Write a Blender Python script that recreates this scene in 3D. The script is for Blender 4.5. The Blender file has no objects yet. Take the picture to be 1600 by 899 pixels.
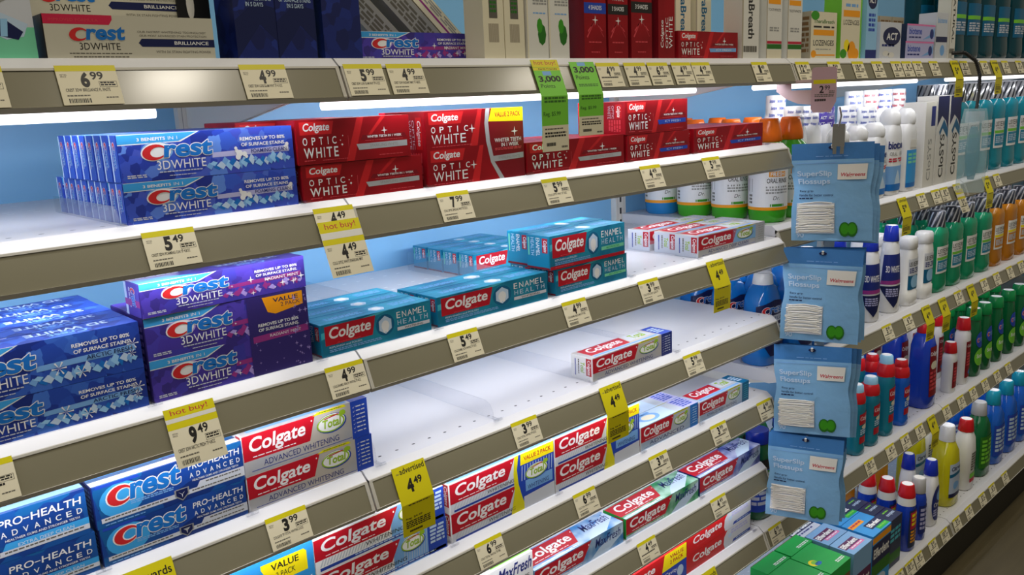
import bpy, math, random
from mathutils import Vector, Matrix
random.seed(7)
SC = bpy.context.scene
COL = SC.collection

# ------------------------------------------------------------------ camera
H = 1.36                                   # lens height above the floor
yaw, pit, rol = 0.743602261, -0.217698059, -0.0445376218
fw = Vector((math.sin(yaw)*math.cos(pit), math.cos(yaw)*math.cos(pit), math.sin(pit)))
rt0 = Vector((math.cos(yaw), -math.sin(yaw), 0)); up0 = rt0.cross(fw)
rt = rt0*math.cos(rol) + up0*math.sin(rol); up = up0*math.cos(rol) - rt0*math.sin(rol)
cd = bpy.data.cameras.new('camera'); cam = bpy.data.objects.new('camera', cd); COL.objects.link(cam)
cd.sensor_width = 36; cd.lens = 1323.56/1600*36; cd.clip_start = 0.02
m = Matrix((rt, up, -fw)).transposed().to_4x4(); m.translation = Vector((0, 0, H)); cam.matrix_world = m
SC.camera = cam

# ------------------------------------------------------------------ world, lamps, exposure
SC.view_settings.view_transform = 'Standard'; SC.view_settings.look = 'None'
SC.view_settings.exposure = 0.22; SC.view_settings.gamma = 1; SC.view_settings.use_curve_mapping = False
W = bpy.data.worlds.new('world'); SC.world = W; W.use_nodes = True
W.node_tree.nodes['Background'].inputs[0].default_value = (1.0, .91, .70, 1)
W.node_tree.nodes['Background'].inputs[1].default_value = 0.135
def area(name, loc, sx, sy, power, col, rot=(0, 0, 0), spread=math.pi):
    l = bpy.data.lights.new(name, 'AREA'); l.shape = 'RECTANGLE'; l.size = sx; l.size_y = sy
    l.energy = power; l.color = col; l.spread = spread
    o = bpy.data.objects.new(name, l); COL.objects.link(o); o.location = loc; o.rotation_euler = rot
    return o
# store ceiling fixtures over the aisle
area('ceiling_lamp_near', (1.17, -.682, 2.942), .2, .08, 8, (1, .92, .78), (math.radians(-12), 0, 0))
area('ceiling_lamp_far', (2.897, -.708, 2.936), .3, .08, 6, (1, .92, .78), (math.radians(-12), 0, 0))
area('ceiling_lamp_over', (1.3, .3, 2.94), 3.2, .25, 17, (1, .93, .76))
area('ceiling_lamp_left', (-.9, -.3, 2.94), 1.2, .3, 7, (1, .92, .78))

# ------------------------------------------------------------------ shelf layout (y, z of the top edge of each price channel)
X1, SW = 0.4886, 0.914
SH = {'1': (.7802, .0415), '2': (.7807, -.1047), '3': (.7839, -.2764), '4': (.7937, -.4257), '5': (.8005, -.5779),
      '6': (.8092, -.727), '7': (.8128, -.8691), 'a': (.80, -.2567), 'b': (.79, -.5364), 'd': (.773, -1.196)}
YB = 1.183
def deck(s): return SH[s][1] + .009 + H
def frontY(s): return SH[s][0] + .014
TUBE_POWER = {'1': .56, '2': .58, '3': .56, '4': .50, '5': .48, '6': .48, '7': .42, 'a': 0.30, 'b': 0.30}

# ------------------------------------------------------------------ materials
def lin(c): return tuple((x/12.92 if x <= .04045 else ((x+.055)/1.055)**2.4) for x in c)
PAL = dict(
 white=(235,235,236), offwhite=(222,220,214), deckwhite=(208,208,213), cream=(226,218,192), grey=(150,150,148), silver=(176,178,182),
 channel=(126,121,100), chanlip=(186,182,172), black=(18,18,20), ink=(35,33,32), microink=(96,92,84), microwhite=(196,200,214), darkslot=(30,32,36),
 yellow=(222,212,20), tagyellow=(214,202,16), hotred=(190,30,60), pyellow=(250,228,20), orange=(245,160,20),
 red=(196,22,38), cred=(184,18,38), owred=(176,14,32), owdark=(128,10,26), owbright=(200,28,34), owend=(160,14,30),
 crestred=(205,40,44), crestblue=(24,112,196), navy=(28,44,120), deepnavy=(18,28,78), royal=(34,70,178), bandblue=(60,160,226),
 ltblue=(150,200,240), paleblue=(190,212,236), lavender=(182,182,226), iceblue=(120,170,226),
 purple=(74,56,156), magenta=(150,50,130), dpurple=(52,40,112), lilac=(170,150,220),
 teal=(20,130,168), tealdark=(10,96,138), teallight=(70,186,206), green=(40,160,60), lgreen=(120,200,60), mint=(120,210,170), totgreen=(150,186,40), totdark=(60,110,40),
 totblue=(36,66,160), silverblue=(176,190,214), palegrey=(206,210,220), stripe=(190,196,206), softred=(214,70,80),
 brill=(200,196,180), brillred=(206,34,74), ptagpink=(190,160,172), pgreen=(20,170,70), pgreend=(16,120,52), effblue=(130,176,220), effb2=(50,150,220), effnavy=(38,52,84),
 effpurple=(92,30,84), pink=(226,120,180), amber=(200,130,30), tan=(170,160,140), brown=(120,88,50), leaf=(60,150,30), leafdark=(40,110,30), panelblue=(126,182,226), pinkstripe=(206,90,170))
MATS = {}
def base_mat(name):
    m = bpy.data.materials.new(name); m.use_nodes = True
    return m, m.node_tree, m.node_tree.nodes['Principled BSDF']
def C(key):
    """plain coated paper / plastic in a palette colour"""
    if key in MATS: return MATS[key]
    m, t, b = base_mat(key)
    c = lin([x/255 for x in PAL[key]])
    b.inputs['Base Color'].default_value = (*c, 1)
    b.inputs['Roughness'].default_value = .38
    b.inputs['Specular IOR Level'].default_value = .4
    MATS[key] = m
    return m
def special(key, rgb, rough=.3, metal=0., trans=0., spec=.5, coat=0.):
    m, t, b = base_mat(key)
    b.inputs['Base Color'].default_value = (*lin([x/255 for x in rgb]), 1)
    b.inputs['Roughness'].default_value = rough; b.inputs['Metallic'].default_value = metal
    b.inputs['Transmission Weight'].default_value = trans; b.inputs['Specular IOR Level'].default_value = spec
    b.inputs['Coat Weight'].default_value = coat; b.inputs['Coat Roughness'].default_value = .14
    MATS[key] = m
    return m
def facet(key, cols, scale, rough=.35):
    """printed crystal facets: voronoi cells in several tones of one ink"""
    m, t, b = base_mat(key)
    tc = t.nodes.new('ShaderNodeTexCoord'); mp = t.nodes.new('ShaderNodeMapping'); mp.inputs['Rotation'].default_value = (.5, .3, .6)
    v = t.nodes.new('ShaderNodeTexVoronoi'); v.feature = 'F1'; v.distance = 'MANHATTAN'; v.inputs['Scale'].default_value = scale
    sep = t.nodes.new('ShaderNodeSeparateColor'); r = t.nodes.new('ShaderNodeValToRGB')
    t.links.new(tc.outputs['Object'], mp.inputs['Vector']); t.links.new(mp.outputs[0], v.inputs['Vector'])
    t.links.new(v.outputs['Color'], sep.inputs[0]); t.links.new(sep.outputs[0], r.inputs[0]); t.links.new(r.outputs[0], b.inputs['Base Color'])
    n = len(cols)
    while len(r.color_ramp.elements) < n: r.color_ramp.elements.new(.5)
    for i, c in enumerate(cols):
        e = r.color_ramp.elements[i]; e.position = i/(n-1); e.color = (*lin([x/255 for x in c]), 1)
    b.inputs['Roughness'].default_value = rough
    MATS[key] = m
def foil(key, a, bcol, scale):
    m, t, b = base_mat(key)
    tc = t.nodes.new('ShaderNodeTexCoord'); w = t.nodes.new('ShaderNodeTexNoise'); w.inputs['Scale'].default_value = scale
    r = t.nodes.new('ShaderNodeValToRGB')
    t.links.new(tc.outputs['Object'], w.inputs['Vector']); t.links.new(w.outputs['Fac'], r.inputs[0]); t.links.new(r.outputs[0], b.inputs['Base Color'])
    r.color_ramp.elements[0].position = .35; r.color_ramp.elements[1].position = .65
    r.color_ramp.elements[0].color = (*lin([x/255 for x in a]), 1); r.color_ramp.elements[1].color = (*lin([x/255 for x in bcol]), 1)
    b.inputs['Roughness'].default_value = .32; b.inputs['Metallic'].default_value = .35
    MATS[key] = m
def clear(key, tint=(1, 1, 1), fac=.12, rough=.06):
    m, t, b = base_mat(key)
    t.nodes.remove(b)
    tr = t.nodes.new('ShaderNodeBsdfTransparent'); tr.inputs[0].default_value = (*tint, 1)
    gl = t.nodes.new('ShaderNodeBsdfGlossy'); gl.inputs['Roughness'].default_value = rough
    lw = t.nodes.new('ShaderNodeLayerWeight'); lw.inputs[0].default_value = .35
    mul = t.nodes.new('ShaderNodeMath'); mul.operation = 'MULTIPLY_ADD'; mul.inputs[1].default_value = .45; mul.inputs[2].default_value = fac
    mx = t.nodes.new('ShaderNodeMixShader')
    t.links.new(lw.outputs['Facing'], mul.inputs[0]); t.links.new(mul.outputs[0], mx.inputs[0])
    t.links.new(tr.outputs[0], mx.inputs[1]); t.links.new(gl.outputs[0], mx.inputs[2])
    t.links.new(mx.outputs[0], t.nodes['Material Output'].inputs[0])
    MATS[key] = m
def film(key, rgb, alpha, rough=.2):
    m = special(key, rgb, rough); m.node_tree.nodes['Principled BSDF'].inputs['Alpha'].default_value = alpha
facet('crestfacet', [(30,48,140), (42,68,182), (56,92,204), (62,74,188), (96,140,226)], 70)
facet('arcticfacet', [(20,42,122), (28,58,156), (38,78,178), (64,112,204)], 70)
facet('radfacet', [(54,42,124), (64,48,150), (78,60,172), (60,56,160)], 70)
facet('wsfacet', [(16,26,84), (20,36,110), (28,48,132)], 40)
facet('icefacet', [(60,110,190), (130,170,220), (200,214,236), (90,140,210)], 90)
facet('sparkfacet', [(60,40,110), (110,70,150), (170,140,200), (80,50,130)], 160)
facet('phfacet', [(18,48,120), (22,70,150), (20,92,150), (26,60,160)], 30)
foil('owfoil', (140,10,24), (178,18,32), 14)
foil('enfoil', (14,112,156), (38,156,190), 22)
foil('holo', (190,194,206), (214,206,196), 18)
foil('holoblue', (170,196,226), (206,214,224), 18)
foil('mfblue', (60,140,210), (190,214,236), 34)
foil('mfgreen', (40,150,90), (180,226,206), 34)
foil('mfpurple', (70,90,180), (190,196,232), 34)
foil('dkteal', (8,60,70), (14,90,100), 30)
special('tealliquid', (22,150,172), .12, trans=.25); special('greenliquid', (24,164,118), .12, trans=.25); special('amberliquid', (212,136,30), .12, trans=.3)
special('blueliquid', (24,104,216), .12, trans=.2); special('deepblueliquid', (26,66,190), .14, trans=.15); special('yellowliquid', (220,212,24), .12, trans=.25)
special('scopegreen', (10,110,60), .15, trans=.25); special('rinseteal', (26,132,156), .12, trans=.15); special('crestrinse', (24,130,224), .1, trans=.35)
special('oilteal', (8,70,84), .12, trans=.2); special('tbgreen', (70,180,40), .2, trans=.15); special('tbblue', (40,140,210), .2, trans=.15)
special('glosswhite', (236,236,236), .18); special('redcap', (200,26,34), .22); special('orangecap', (255,122,24), .25); special('bluecap', (24,48,170), .22)
special('greencap', (16,130,66), .22); special('greycap', (176,176,176), .4); special('ltbluecap', (150,200,226), .25); special('tealcap', (24,150,176), .22); special('blackcap', (24,26,30), .3)
special('silverwrap', (196,196,200), .25, metal=.55); special('darkwrap', (44,48,58), .28, metal=.3); special('steel', (190,190,192), .25, metal=1.)
special('channelface', PAL['channel'], .24, spec=.55, coat=.3); special('deckpaint', PAL['deckwhite'], .3); special('rubber', (34,34,36), .5)
special('paper', PAL['cream'], .45); special('kick', (22,22,22), .45); special('cord', (44,44,48), .45)
clear('clearplastic', (.98, .985, 1), .03); clear('clearfilm', (.82, .9, .98), .10, .12)
film('bagblue', (134,186,232), .90, .16); film('bagdark', (72,132,200), .93, .18); film('bagclear', (214,226,238), .30, .1); film('tealpack', (190,215,222), .26, .1); film('packteal', (40,140,165), .55, .15)
for k_ in ('bagblue', 'bagdark'):                          # crinkled film
    t = MATS[k_].node_tree; nz = t.nodes.new('ShaderNodeTexNoise'); nz.inputs['Scale'].default_value = 38; nz.inputs['Detail'].default_value = 3; bu = t.nodes.new('ShaderNodeBump'); bu.inputs['Strength'].default_value = .5; bu.inputs['Distance'].default_value = .004
    tc = t.nodes.new('ShaderNodeTexCoord'); t.links.new(tc.outputs['Object'], nz.inputs['Vector']); t.links.new(nz.outputs['Fac'], bu.inputs['Height']); t.links.new(bu.outputs[0], t.nodes['Principled BSDF'].inputs['Normal'])
m, t, b = base_mat('tubeglow'); b.inputs['Base Color'].default_value = (1, 1, 1, 1)
b.inputs['Emission Color'].default_value = (1, .95, 1, 1); b.inputs['Emission Strength'].default_value = 1.4; MATS['tubeglow'] = m
# vinyl plank floor
m, t, b = base_mat('vinylfloor'); tc = t.nodes.new('ShaderNodeTexCoord'); mp = t.nodes.new('ShaderNodeMapping'); mp.inputs['Scale'].default_value = (1.2, 14, 1)
n1 = t.nodes.new('ShaderNodeTexNoise'); n1.inputs['Scale'].default_value = 2.5; n1.inputs['Detail'].default_value = 6
r = t.nodes.new('ShaderNodeValToRGB'); r.color_ramp.elements[0].color = (*lin((.27,.24,.16)), 1); r.color_ramp.elements[1].color = (*lin((.40,.36,.26)), 1)
t.links.new(tc.outputs['Object'], mp.inputs[0]); t.links.new(mp.outputs[0], n1.inputs['Vector']); t.links.new(n1.outputs['Fac'], r.inputs[0]); t.links.new(r.outputs[0], b.inputs['Base Color'])
b.inputs['Roughness'].default_value = .5; MATS['vinylfloor'] = m

# ------------------------------------------------------------------ mesh builder
EPS = .00005
GL = {}
CRES = None
def glyphs(s, bold):
    k = (s, bold)
    if k in GL: return GL[k]
    c = bpy.data.curves.new('txt', 'FONT'); c.body = s; c.offset = bold; c.resolution_u = 4; c.fill_mode = 'FRONT'
    o = bpy.data.objects.new('txt', c)
    me = o.to_mesh()
    vs = [(v.co.x, v.co.y) for v in me.vertices]; fs = [tuple(p.vertices) for p in me.polygons]
    o.to_mesh_clear(); bpy.data.objects.remove(o); bpy.data.curves.remove(c)
    x0 = min(v[0] for v in vs); x1 = max(v[0] for v in vs); y0 = min(v[1] for v in vs); y1 = max(v[1] for v in vs)
    vs = [((x-x0)/max(x1-x0, 1e-6), (y-y0)/max(y1-y0, 1e-6)) for x, y in vs]
    # make all faces point +z
    out = []
    for f in fs:
        a = sum(vs[f[i]][0]*vs[f[(i+1) % len(f)]][1] - vs[f[(i+1) % len(f)]][0]*vs[f[i]][1] for i in range(len(f)))
        out.append(f if a > 0 else f[::-1])
    GL[k] = (vs, out)
    return GL[k]
class MB:
    def __init__(s): s.v = []; s.f = []; s.mi = []; s.mats = []; s.sm = []
    def mat(s, key):
        if key not in s.mats: s.mats.append(key)
        return s.mats.index(key)
    def add(s, vs, fs, key, smooth=False):
        n = len(s.v); s.v += [tuple(v) for v in vs]; k = s.mat(key)
        for f in fs: s.f.append(tuple(i+n for i in f)); s.mi.append(k); s.sm.append(smooth)
    def box(s, x0, x1, y0, y1, z0, z1, key, faces=None):
        vs = [(x0,y0,z0),(x1,y0,z0),(x1,y1,z0),(x0,y1,z0),(x0,y0,z1),(x1,y0,z1),(x1,y1,z1),(x0,y1,z1)]
        fs = dict(bottom=(0,3,2,1), top=(4,5,6,7), front=(0,1,5,4), right=(1,2,6,5), back=(2,3,7,6), left=(3,0,4,7))
        for n, f in fs.items():
            k = (faces or {}).get(n, key)
            s.add([vs[i] for i in f], [(0, 1, 2, 3)], k)
    def cbox(s, x0, x1, y0, y1, z0, z1, c, key):
        """box with chamfered vertical edges"""
        pts = [(x0+c,y0),(x1-c,y0),(x1,y0+c),(x1,y1-c),(x1-c,y1),(x0+c,y1),(x0,y1-c),(x0,y0+c)]
        s.prism(pts, z0, z1, key)
    def prism(s, pts, z0, z1, key, smooth=False):
        n = len(pts)
        s.add([(x, y, z0) for x, y in pts] + [(x, y, z1) for x, y in pts],
              [tuple(range(n))[::-1], tuple(range(n, 2*n))] + [(i, (i+1) % n, n+(i+1) % n, n+i) for i in range(n)], key, smooth)
    def profx(s, pts, x0, x1, key):
        """closed (y,z) profile extruded along x"""
        n = len(pts)
        s.add([(x0, y, z) for y, z in pts] + [(x1, y, z) for y, z in pts],
              [tuple(range(n)), tuple(range(n, 2*n))[::-1]] + [(i, n+i, n+(i+1) % n, (i+1) % n) for i in range(n)], key)
    def loft(s, rings, key, cap=True, smooth=True):
        n = len(rings[0]); vs = [p for r in rings for p in r]; fs = []
        for k in range(len(rings)-1):
            for i in range(n):
                a = k*n+i; b_ = k*n+(i+1) % n; fs.append((a, b_, b_+n, a+n))
        s.add(vs, fs, key, smooth)
        if cap:
            s.add(rings[0], [tuple(range(n))[::-1]], key); s.add(rings[-1], [tuple(range(n))], key)
    def tube(s, path, r, key, n=8):
        rings = []
        for i, p in enumerate(path):
            p = Vector(p); a = Vector(path[max(i-1, 0)]); b_ = Vector(path[min(i+1, len(path)-1)]); d = (b_-a).normalized()
            e = d.cross(Vector((0, 0, 1)) if abs(d.z) < .9 else Vector((1, 0, 0))).normalized(); g = d.cross(e)
            rings.append([tuple(p + e*r*math.cos(2*math.pi*j/n) + g*r*math.sin(2*math.pi*j/n)) for j in range(n)])
        s.loft([r_[::-1] for r_ in rings], key)
    def mesh(s, name):
        me = bpy.data.meshes.new(name); me.from_pydata(s.v, [], s.f)
        for k in s.mats: me.materials.append(MATS[k] if k in MATS else C(k))
        me.polygons.foreach_set('material_index', s.mi); me.polygons.foreach_set('use_smooth', s.sm); me.update()
        return me
    def build(s, name, parent=None, loc=None):
        o = bpy.data.objects.new(name, s.mesh(name)); COL.objects.link(o)
        if parent: o.parent = parent
        if loc: o.location = loc
        return o
class Fr:
    """a printed face: unit square with corner o, axes u (width w) and v (height h); ink sits on it in thin layers"""
    def __init__(s, mb, o, u, v, w, h, lay=1, fn=None):
        s.mb = mb; s.o = Vector(o); s.u = Vector(u).normalized(); s.v = Vector(v).normalized(); s.w = w; s.h = h; s.n = s.u.cross(s.v); s.lay = lay; s.fn = fn
    def pt(s, x, y, l):
        l += s.lay
        if s.fn: return s.fn(x, y, l*EPS)
        return tuple(s.o + s.u*(x*s.w) + s.v*(y*s.h) + s.n*(l*EPS))
    def poly(s, pts, key, l=0): s.mb.add([s.pt(x, y, l) for x, y in pts], [tuple(range(len(pts)))], key)
    def rect(s, x0, y0, x1, y1, key, l=0, n=1):
        for i in range(n):
            a = x0+(x1-x0)*i/n; c = x0+(x1-x0)*(i+1)/n
            s.poly([(a, y0), (c, y0), (c, y1), (a, y1)], key, l)
    def disc(s, cx, cy, rx, ry, key, l=0, n=20, a0=0): s.poly([(cx+rx*math.cos(a0+2*math.pi*i/n), cy+ry*math.sin(a0+2*math.pi*i/n)) for i in range(n)], key, l)
    def ring(s, cx, cy, rx, ry, tx, ty, key, l=0, n=24):
        for i in range(n):
            a = 2*math.pi*i/n; b_ = 2*math.pi*(i+1)/n
            s.poly([(cx+(rx-tx)*math.cos(a), cy+(ry-ty)*math.sin(a)), (cx+rx*math.cos(a), cy+ry*math.sin(a)), (cx+rx*math.cos(b_), cy+ry*math.sin(b_)), (cx+(rx-tx)*math.cos(b_), cy+(ry-ty)*math.sin(b_))], key, l)
    def text(s, t, x0, y0, x1, y1, key, l=1, bold=.0, it=0.):
        vs, fs = glyphs(t, bold); sh = it*(y1-y0)*s.h/s.w
        s.mb.add([s.pt(x0+x*(x1-x0)+sh*y, y0+y*(y1-y0), l) for x, y in vs], fs, key)
    def bars(s, x0, y0, x1, y1, key, l=1, n=9, rows=1, seed=1):
        """lines of print too small to read"""
        rnd = random.Random(seed*17+n)
        hh = (y1-y0)/(rows*1.6)
        for r_ in range(rows):
            y = y1-hh-(y1-y0)*r_/rows; x = x0
            while x < x1-.004:
                w = (x1-x0)/n*(.5+rnd.random()*.7); s.rect(x, y, min(x+w, x1), y+hh, key, l); x += w*1.22
    def sub(s, x0, y0, x1, y1, rot=0):
        """a smaller frame inside; rot 90 reads upward, -90 downward, 180 upside down"""
        P = lambda a, b_: s.o + s.u*(a*s.w) + s.v*(b_*s.h)
        w, h = (x1-x0)*s.w, (y1-y0)*s.h
        if rot == 0: return Fr(s.mb, P(x0, y0), s.u, s.v, w, h, s.lay)
        if rot == 90: return Fr(s.mb, P(x1, y0), s.v, -s.u, h, w, s.lay)
        if rot == -90: return Fr(s.mb, P(x0, y1), -s.v, s.u, h, w, s.lay)
        return Fr(s.mb, P(x1, y1), -s.u, -s.v, w, h, s.lay)
    def star(s, cx, cy, r, key, l=2, n=4, asp=None):
        asp = asp or s.w/s.h
        s.poly([(cx+(r if i % 2 == 0 else r*.22)*math.cos(math.pi*i/n), cy+(r if i % 2 == 0 else r*.22)*asp*math.sin(math.pi*i/n)) for i in range(2*n)], key, l)

def tag(o, label=None, cat=None, group=None, kind=None):
    if label: o['label'] = label
    if cat: o['category'] = cat
    if group: o['group'] = group
    if kind: o['kind'] = kind
    return o
def empty(name, loc, label, cat, group=None, rz=0):
    o = bpy.data.objects.new(name, None); COL.objects.link(o); o.location = loc; o.rotation_euler = (0, 0, rz); o.empty_display_size = .02
    return tag(o, label, cat, group)

# ================================================================== the setting
mb = MB(); mb.box(-2.5, 7, -3, 1.5, -.05, 0, 'vinylfloor'); tag(mb.build('floor'), 'dark brown wood look vinyl floor of the aisle', 'floor', kind='structure')
mb = MB(); mb.box(-.5, 5.1, YB, YB+.03, 0, 1.95, 'panelblue'); tag(mb.build('wall_back'), 'light blue back panel of the shelving', 'back panel', kind='structure')
mb = MB(); mb.box(-.5, 5.1, SH['d'][0]+.012, SH['d'][0]+.035, 0, deck('d')-.03, 'kick'); tag(mb.build('baseboard_front'), 'black kick plate under the bottom shelf', 'kick plate', kind='structure')
# slotted uprights
SECT = [X1+SW*k for k in range(-1, 6)]
words = ['far left end', 'left toothpaste section', 'gap between toothpaste and mouthwash', 'second mouthwash section', 'third mouthwash section', 'far end']
for k, x in enumerate(SECT[:6]):
    mb = MB(); mb.box(x-.016, x+.016, YB-.014, YB-.0005, 0.02, 1.94, 'offwhite')
    F = Fr(mb, (x-.016, YB-.014, .02), (1, 0, 0), (0, 0, 1), .032, 1.92)
    for i in range(76):
        F.rect(.38, (i+.2)/76, .56, (i+.72)/76, 'darkslot', 0)
    F.rect(.16, 0, .19, 1, 'grey', 0); F.rect(.82, 0, .85, 1, 'grey', 0)
    tag(mb.build('shelf_upright'), 'white slotted steel upright on the blue panel at the '+words[k], 'shelf post', 'slotted uprights')

# ------------------------------------------------------------------ shelves
def make_shelf(s, k, x0, x1, label, lamp=True, tube=None):
    y, z = SH[s]; z += H; dz = deck(s)
    root = empty('shelf', ((x0+x1)/2, (y+YB)/2, dz-.03), label, 'shelf', 'metal shelves of the fixture')
    off = Vector(root.location)
    def bld(mb, name):
        mb.v = [tuple(Vector(v)-off) for v in mb.v]
        return mb.build(name, root)
    xa, xb = x0+.0012, x1-.0012
    mb = MB()
    mb.profx([(y, z), (y+.011, dz), (YB-.016, dz), (YB-.016, dz-.026), (y+.02, dz-.026), (y+.004, z-.012)], xa, xb, 'deckpaint')
    F = Fr(mb, (xa, y+.03, dz), (1, 0, 0), (0, 1, 0), xb-xa, .34)
    n = 36
    for i in range(n):                                     # front row of divider slots and rows towards the back
        F.disc((i+.5)/n, .004, .0028, .0045, 'darkslot', 0, 8)
        for j in (.62, .68, .9):
            F.rect((i+.35)/n, j, (i+.62)/n, j+.012, 'white', 0)
    bld(mb, 'deck')
    mb = MB()                                              # price channel: grey face under clear plastic, pale lip below
    a = Vector((0, y, z)); d = Vector((0, -.0130, -.0318))
    b0 = a+d
    mb.profx([(a.y, a.z), (a.y+.004, a.z-.001), (b0.y+.006, b0.z), (b0.y, b0.z)], xa+.004, xb-.004, 'channelface')
    mb.profx([(b0.y-.0012, b0.z+.001), (b0.y+.006, b0.z), (b0.y+.008, b0.z-.0035), (b0.y+.001, b0.z-.0035)], xa, xb, 'chanlip')
    mb.profx([(a.y-.0008, a.z+.0005), (a.y+.004, a.z+.001), (a.y+.004, a.z-.002), (a.y-.0016, a.z-.0015)], xa, xb, 'chanlip')
    for q in (xa, xb-.004):
        mb.profx([(a.y-.001, a.z), (a.y+.005, a.z-.001), (b0.y+.006, b0.z), (b0.y-.001, b0.z)], q, q+.004, 'chanlip')
    bld(mb, 'price_channel')
    for q in (xa+.001, xb-.004):                           # side brackets, tapered to the front
        mb = MB(); mb.profx([(y+.03, dz-.0265), (YB-.016, dz-.0265), (YB-.016, dz-.085), (YB-.06, dz-.08), (y+.06, dz-.034)], q, q+.003, 'offwhite')
        bld(mb, 'bracket')
    if lamp:
        t0, t1 = tube or (x0+.03, x1-.16)
        mb = MB()
        yy, zz = y+.09, z-.0385
        mb.tube([(t0, yy, zz), (t1, yy, zz)], .0055, 'tubeglow', 10)
        bld(mb, 'light_tube')
        mb = MB(); mb.box(t0-.01, t1+.01, yy-.010, yy+.010, zz+.0056, dz-.0262, 'white')
        bld(mb, 'tube_holder')
        pw = TUBE_POWER.get(s, 2.)
        xl = x0+.22 if k == 2 else x0+.03
        area('shelf_lamp', ((xl+x1-.03)/2, y+.004, z-.0335), x1-.03-xl, .010, pw*(.55 if x0 > 1.2 and s in '17' else .88), (.95, .96, 1.0), (math.radians(22), 0, 0))
        area('shelf_lamp', ((t0+t1)/2, yy+.004, zz-.0065), t1-t0, .010, pw*(.9 if x0 > 1.2 and s in '17' else .75 if k == 0 and s == '1' else .8 if s in '3456' else 1.35), (.95, .96, 1.0), (math.radians(72), 0, 0))
    return root
lv = {'1': 'top', '2': 'second', '3': 'third', '4': 'fourth', '5': 'fifth', '6': 'sixth', '7': 'seventh', 'a': 'second', 'b': 'third', 'd': 'bottom'}
secn = ['left section', 'middle section', 'mouthwash section', 'far mouthwash section', 'last section']
for k in range(5):
    x0, x1 = SECT[k], SECT[k+1]
    for s in ('1', '2', '3', '4', '5', '6', '7', 'd') if k < 2 else ('1', 'a', 'b', '7', 'd'):
        n = lv[s] if not (k >= 2 and s == '7') else 'fourth'
        what = {('2', 1): ' with red cartons', ('4', 1): ', nearly empty', ('3', 1): ' with teal cartons', ('1', 1): ' with red and cream boxes'}.get((s, k), '')
        make_shelf(s, k, x0, x1, 'white metal %s shelf of the %s%s, grey price channel' % (n, secn[k], what), lamp=(s != 'd' and k < 4 and s != '7' or (s == '7' and k < 4)))

# ================================================================== printed faces
def crescent(F, x0, y0, x1, y1, key, l, grow=0.):
    """the red C: a fat crescent leaning right"""
    cx, cy = (x0+x1)/2, (y0+y1)/2; rx, ry = (x1-x0)/2, (y1-y0)/2; n = 18; out = []; inn = []
    for i in range(n+1):
        a = math.radians(38+(322-38)*i/n)
        out.append((cx+rx*math.cos(a)*(1+grow)+.25*rx*math.sin(a)*.5, cy+ry*math.sin(a)*(1+grow)))
        inn.append((cx+rx*.28+rx*.62*math.cos(a)*(1-grow*1.6)+.2*rx*math.sin(a)*.5, cy+ry*.66*math.sin(a)*(1-grow*1.6)))
    for i in range(n): F.poly([out[i], out[i+1], inn[i+1], inn[i]], key, l)
def crest_logo(F, x0, y0, x1, y1, l=1, shadow='white'):
    h = y1-y0; w = x1-x0; c = x0+w*.34
    crescent(F, x0, y0-.08*h, c, y1-.1*h, shadow, l, .12); [F.text('rest', c-.05*w+.012*w*dx, y0+.02*h+.05*h*dy, x1+.012*w*dx, y1+.02*h+.05*h*dy, shadow, l+.2*k, .035, .14) for k, (dx, dy) in enumerate(((1, 0), (-1, 0), (0, 1), (0, -1), (.7, .7), (-.7, .7), (.7, -.7), (-.7, -.7)))]
    crescent(F, x0, y0-.08*h, c, y1-.1*h, 'crestred', l+3); F.text('rest', c-.05*w, y0+.02*h, x1, y1+.02*h, 'crestblue', l+3, .035, .14)
def colgate(F, x0, y0, x1, y1, panel='cred', ink='white', l=0, slant=.06, line=True):
    F.poly([(x0, y0), (x1-slant*(x1-x0), y0), (x1, y1), (x0, y1)], panel, l)
    w = x1-x0; h = y1-y0
    F.text('Colgate', x0+.06*w, y0+.14*h, x1-.17*w, y1-.12*h, ink, l+1, .022, .16)
    F.disc(x1-.055*w, y1-.2*h, .01*w, .02*h*F.w/F.h*w/h*.6, ink, l+1, 8)
    if line: F.bars(x0+.12*w, y0+.07*h, x1-.3*w, y0+.13*h, ink, l+1, 8)
def total(F, cx, cy, rx, ry, l=1, bgc='white', ring='totblue'):
    F.disc(cx, cy, rx, ry, ring, l); F.disc(cx-.03*rx, cy+.06*ry, rx*.94, ry*.9, bgc, l+1); F.ring(cx-.06*rx, cy, rx*.93, ry*.86, rx*.1, ry*.12, 'totgreen', l+2)
    F.text('Total', cx-.66*rx, cy-.42*ry, cx+.58*rx, cy+.5*ry, 'totgreen', l+3, .03, .1)
    F.poly([(cx-.5*rx, cy+.62*ry), (cx+.4*rx, cy+.82*ry), (cx+.55*rx, cy+.72*ry), (cx-.45*rx, cy+.52*ry)], 'cred', l+3)
    F.disc(cx+.75*rx, cy+.75*ry, .22*rx, .3*ry, 'totgreen', l+3, 10)
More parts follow.
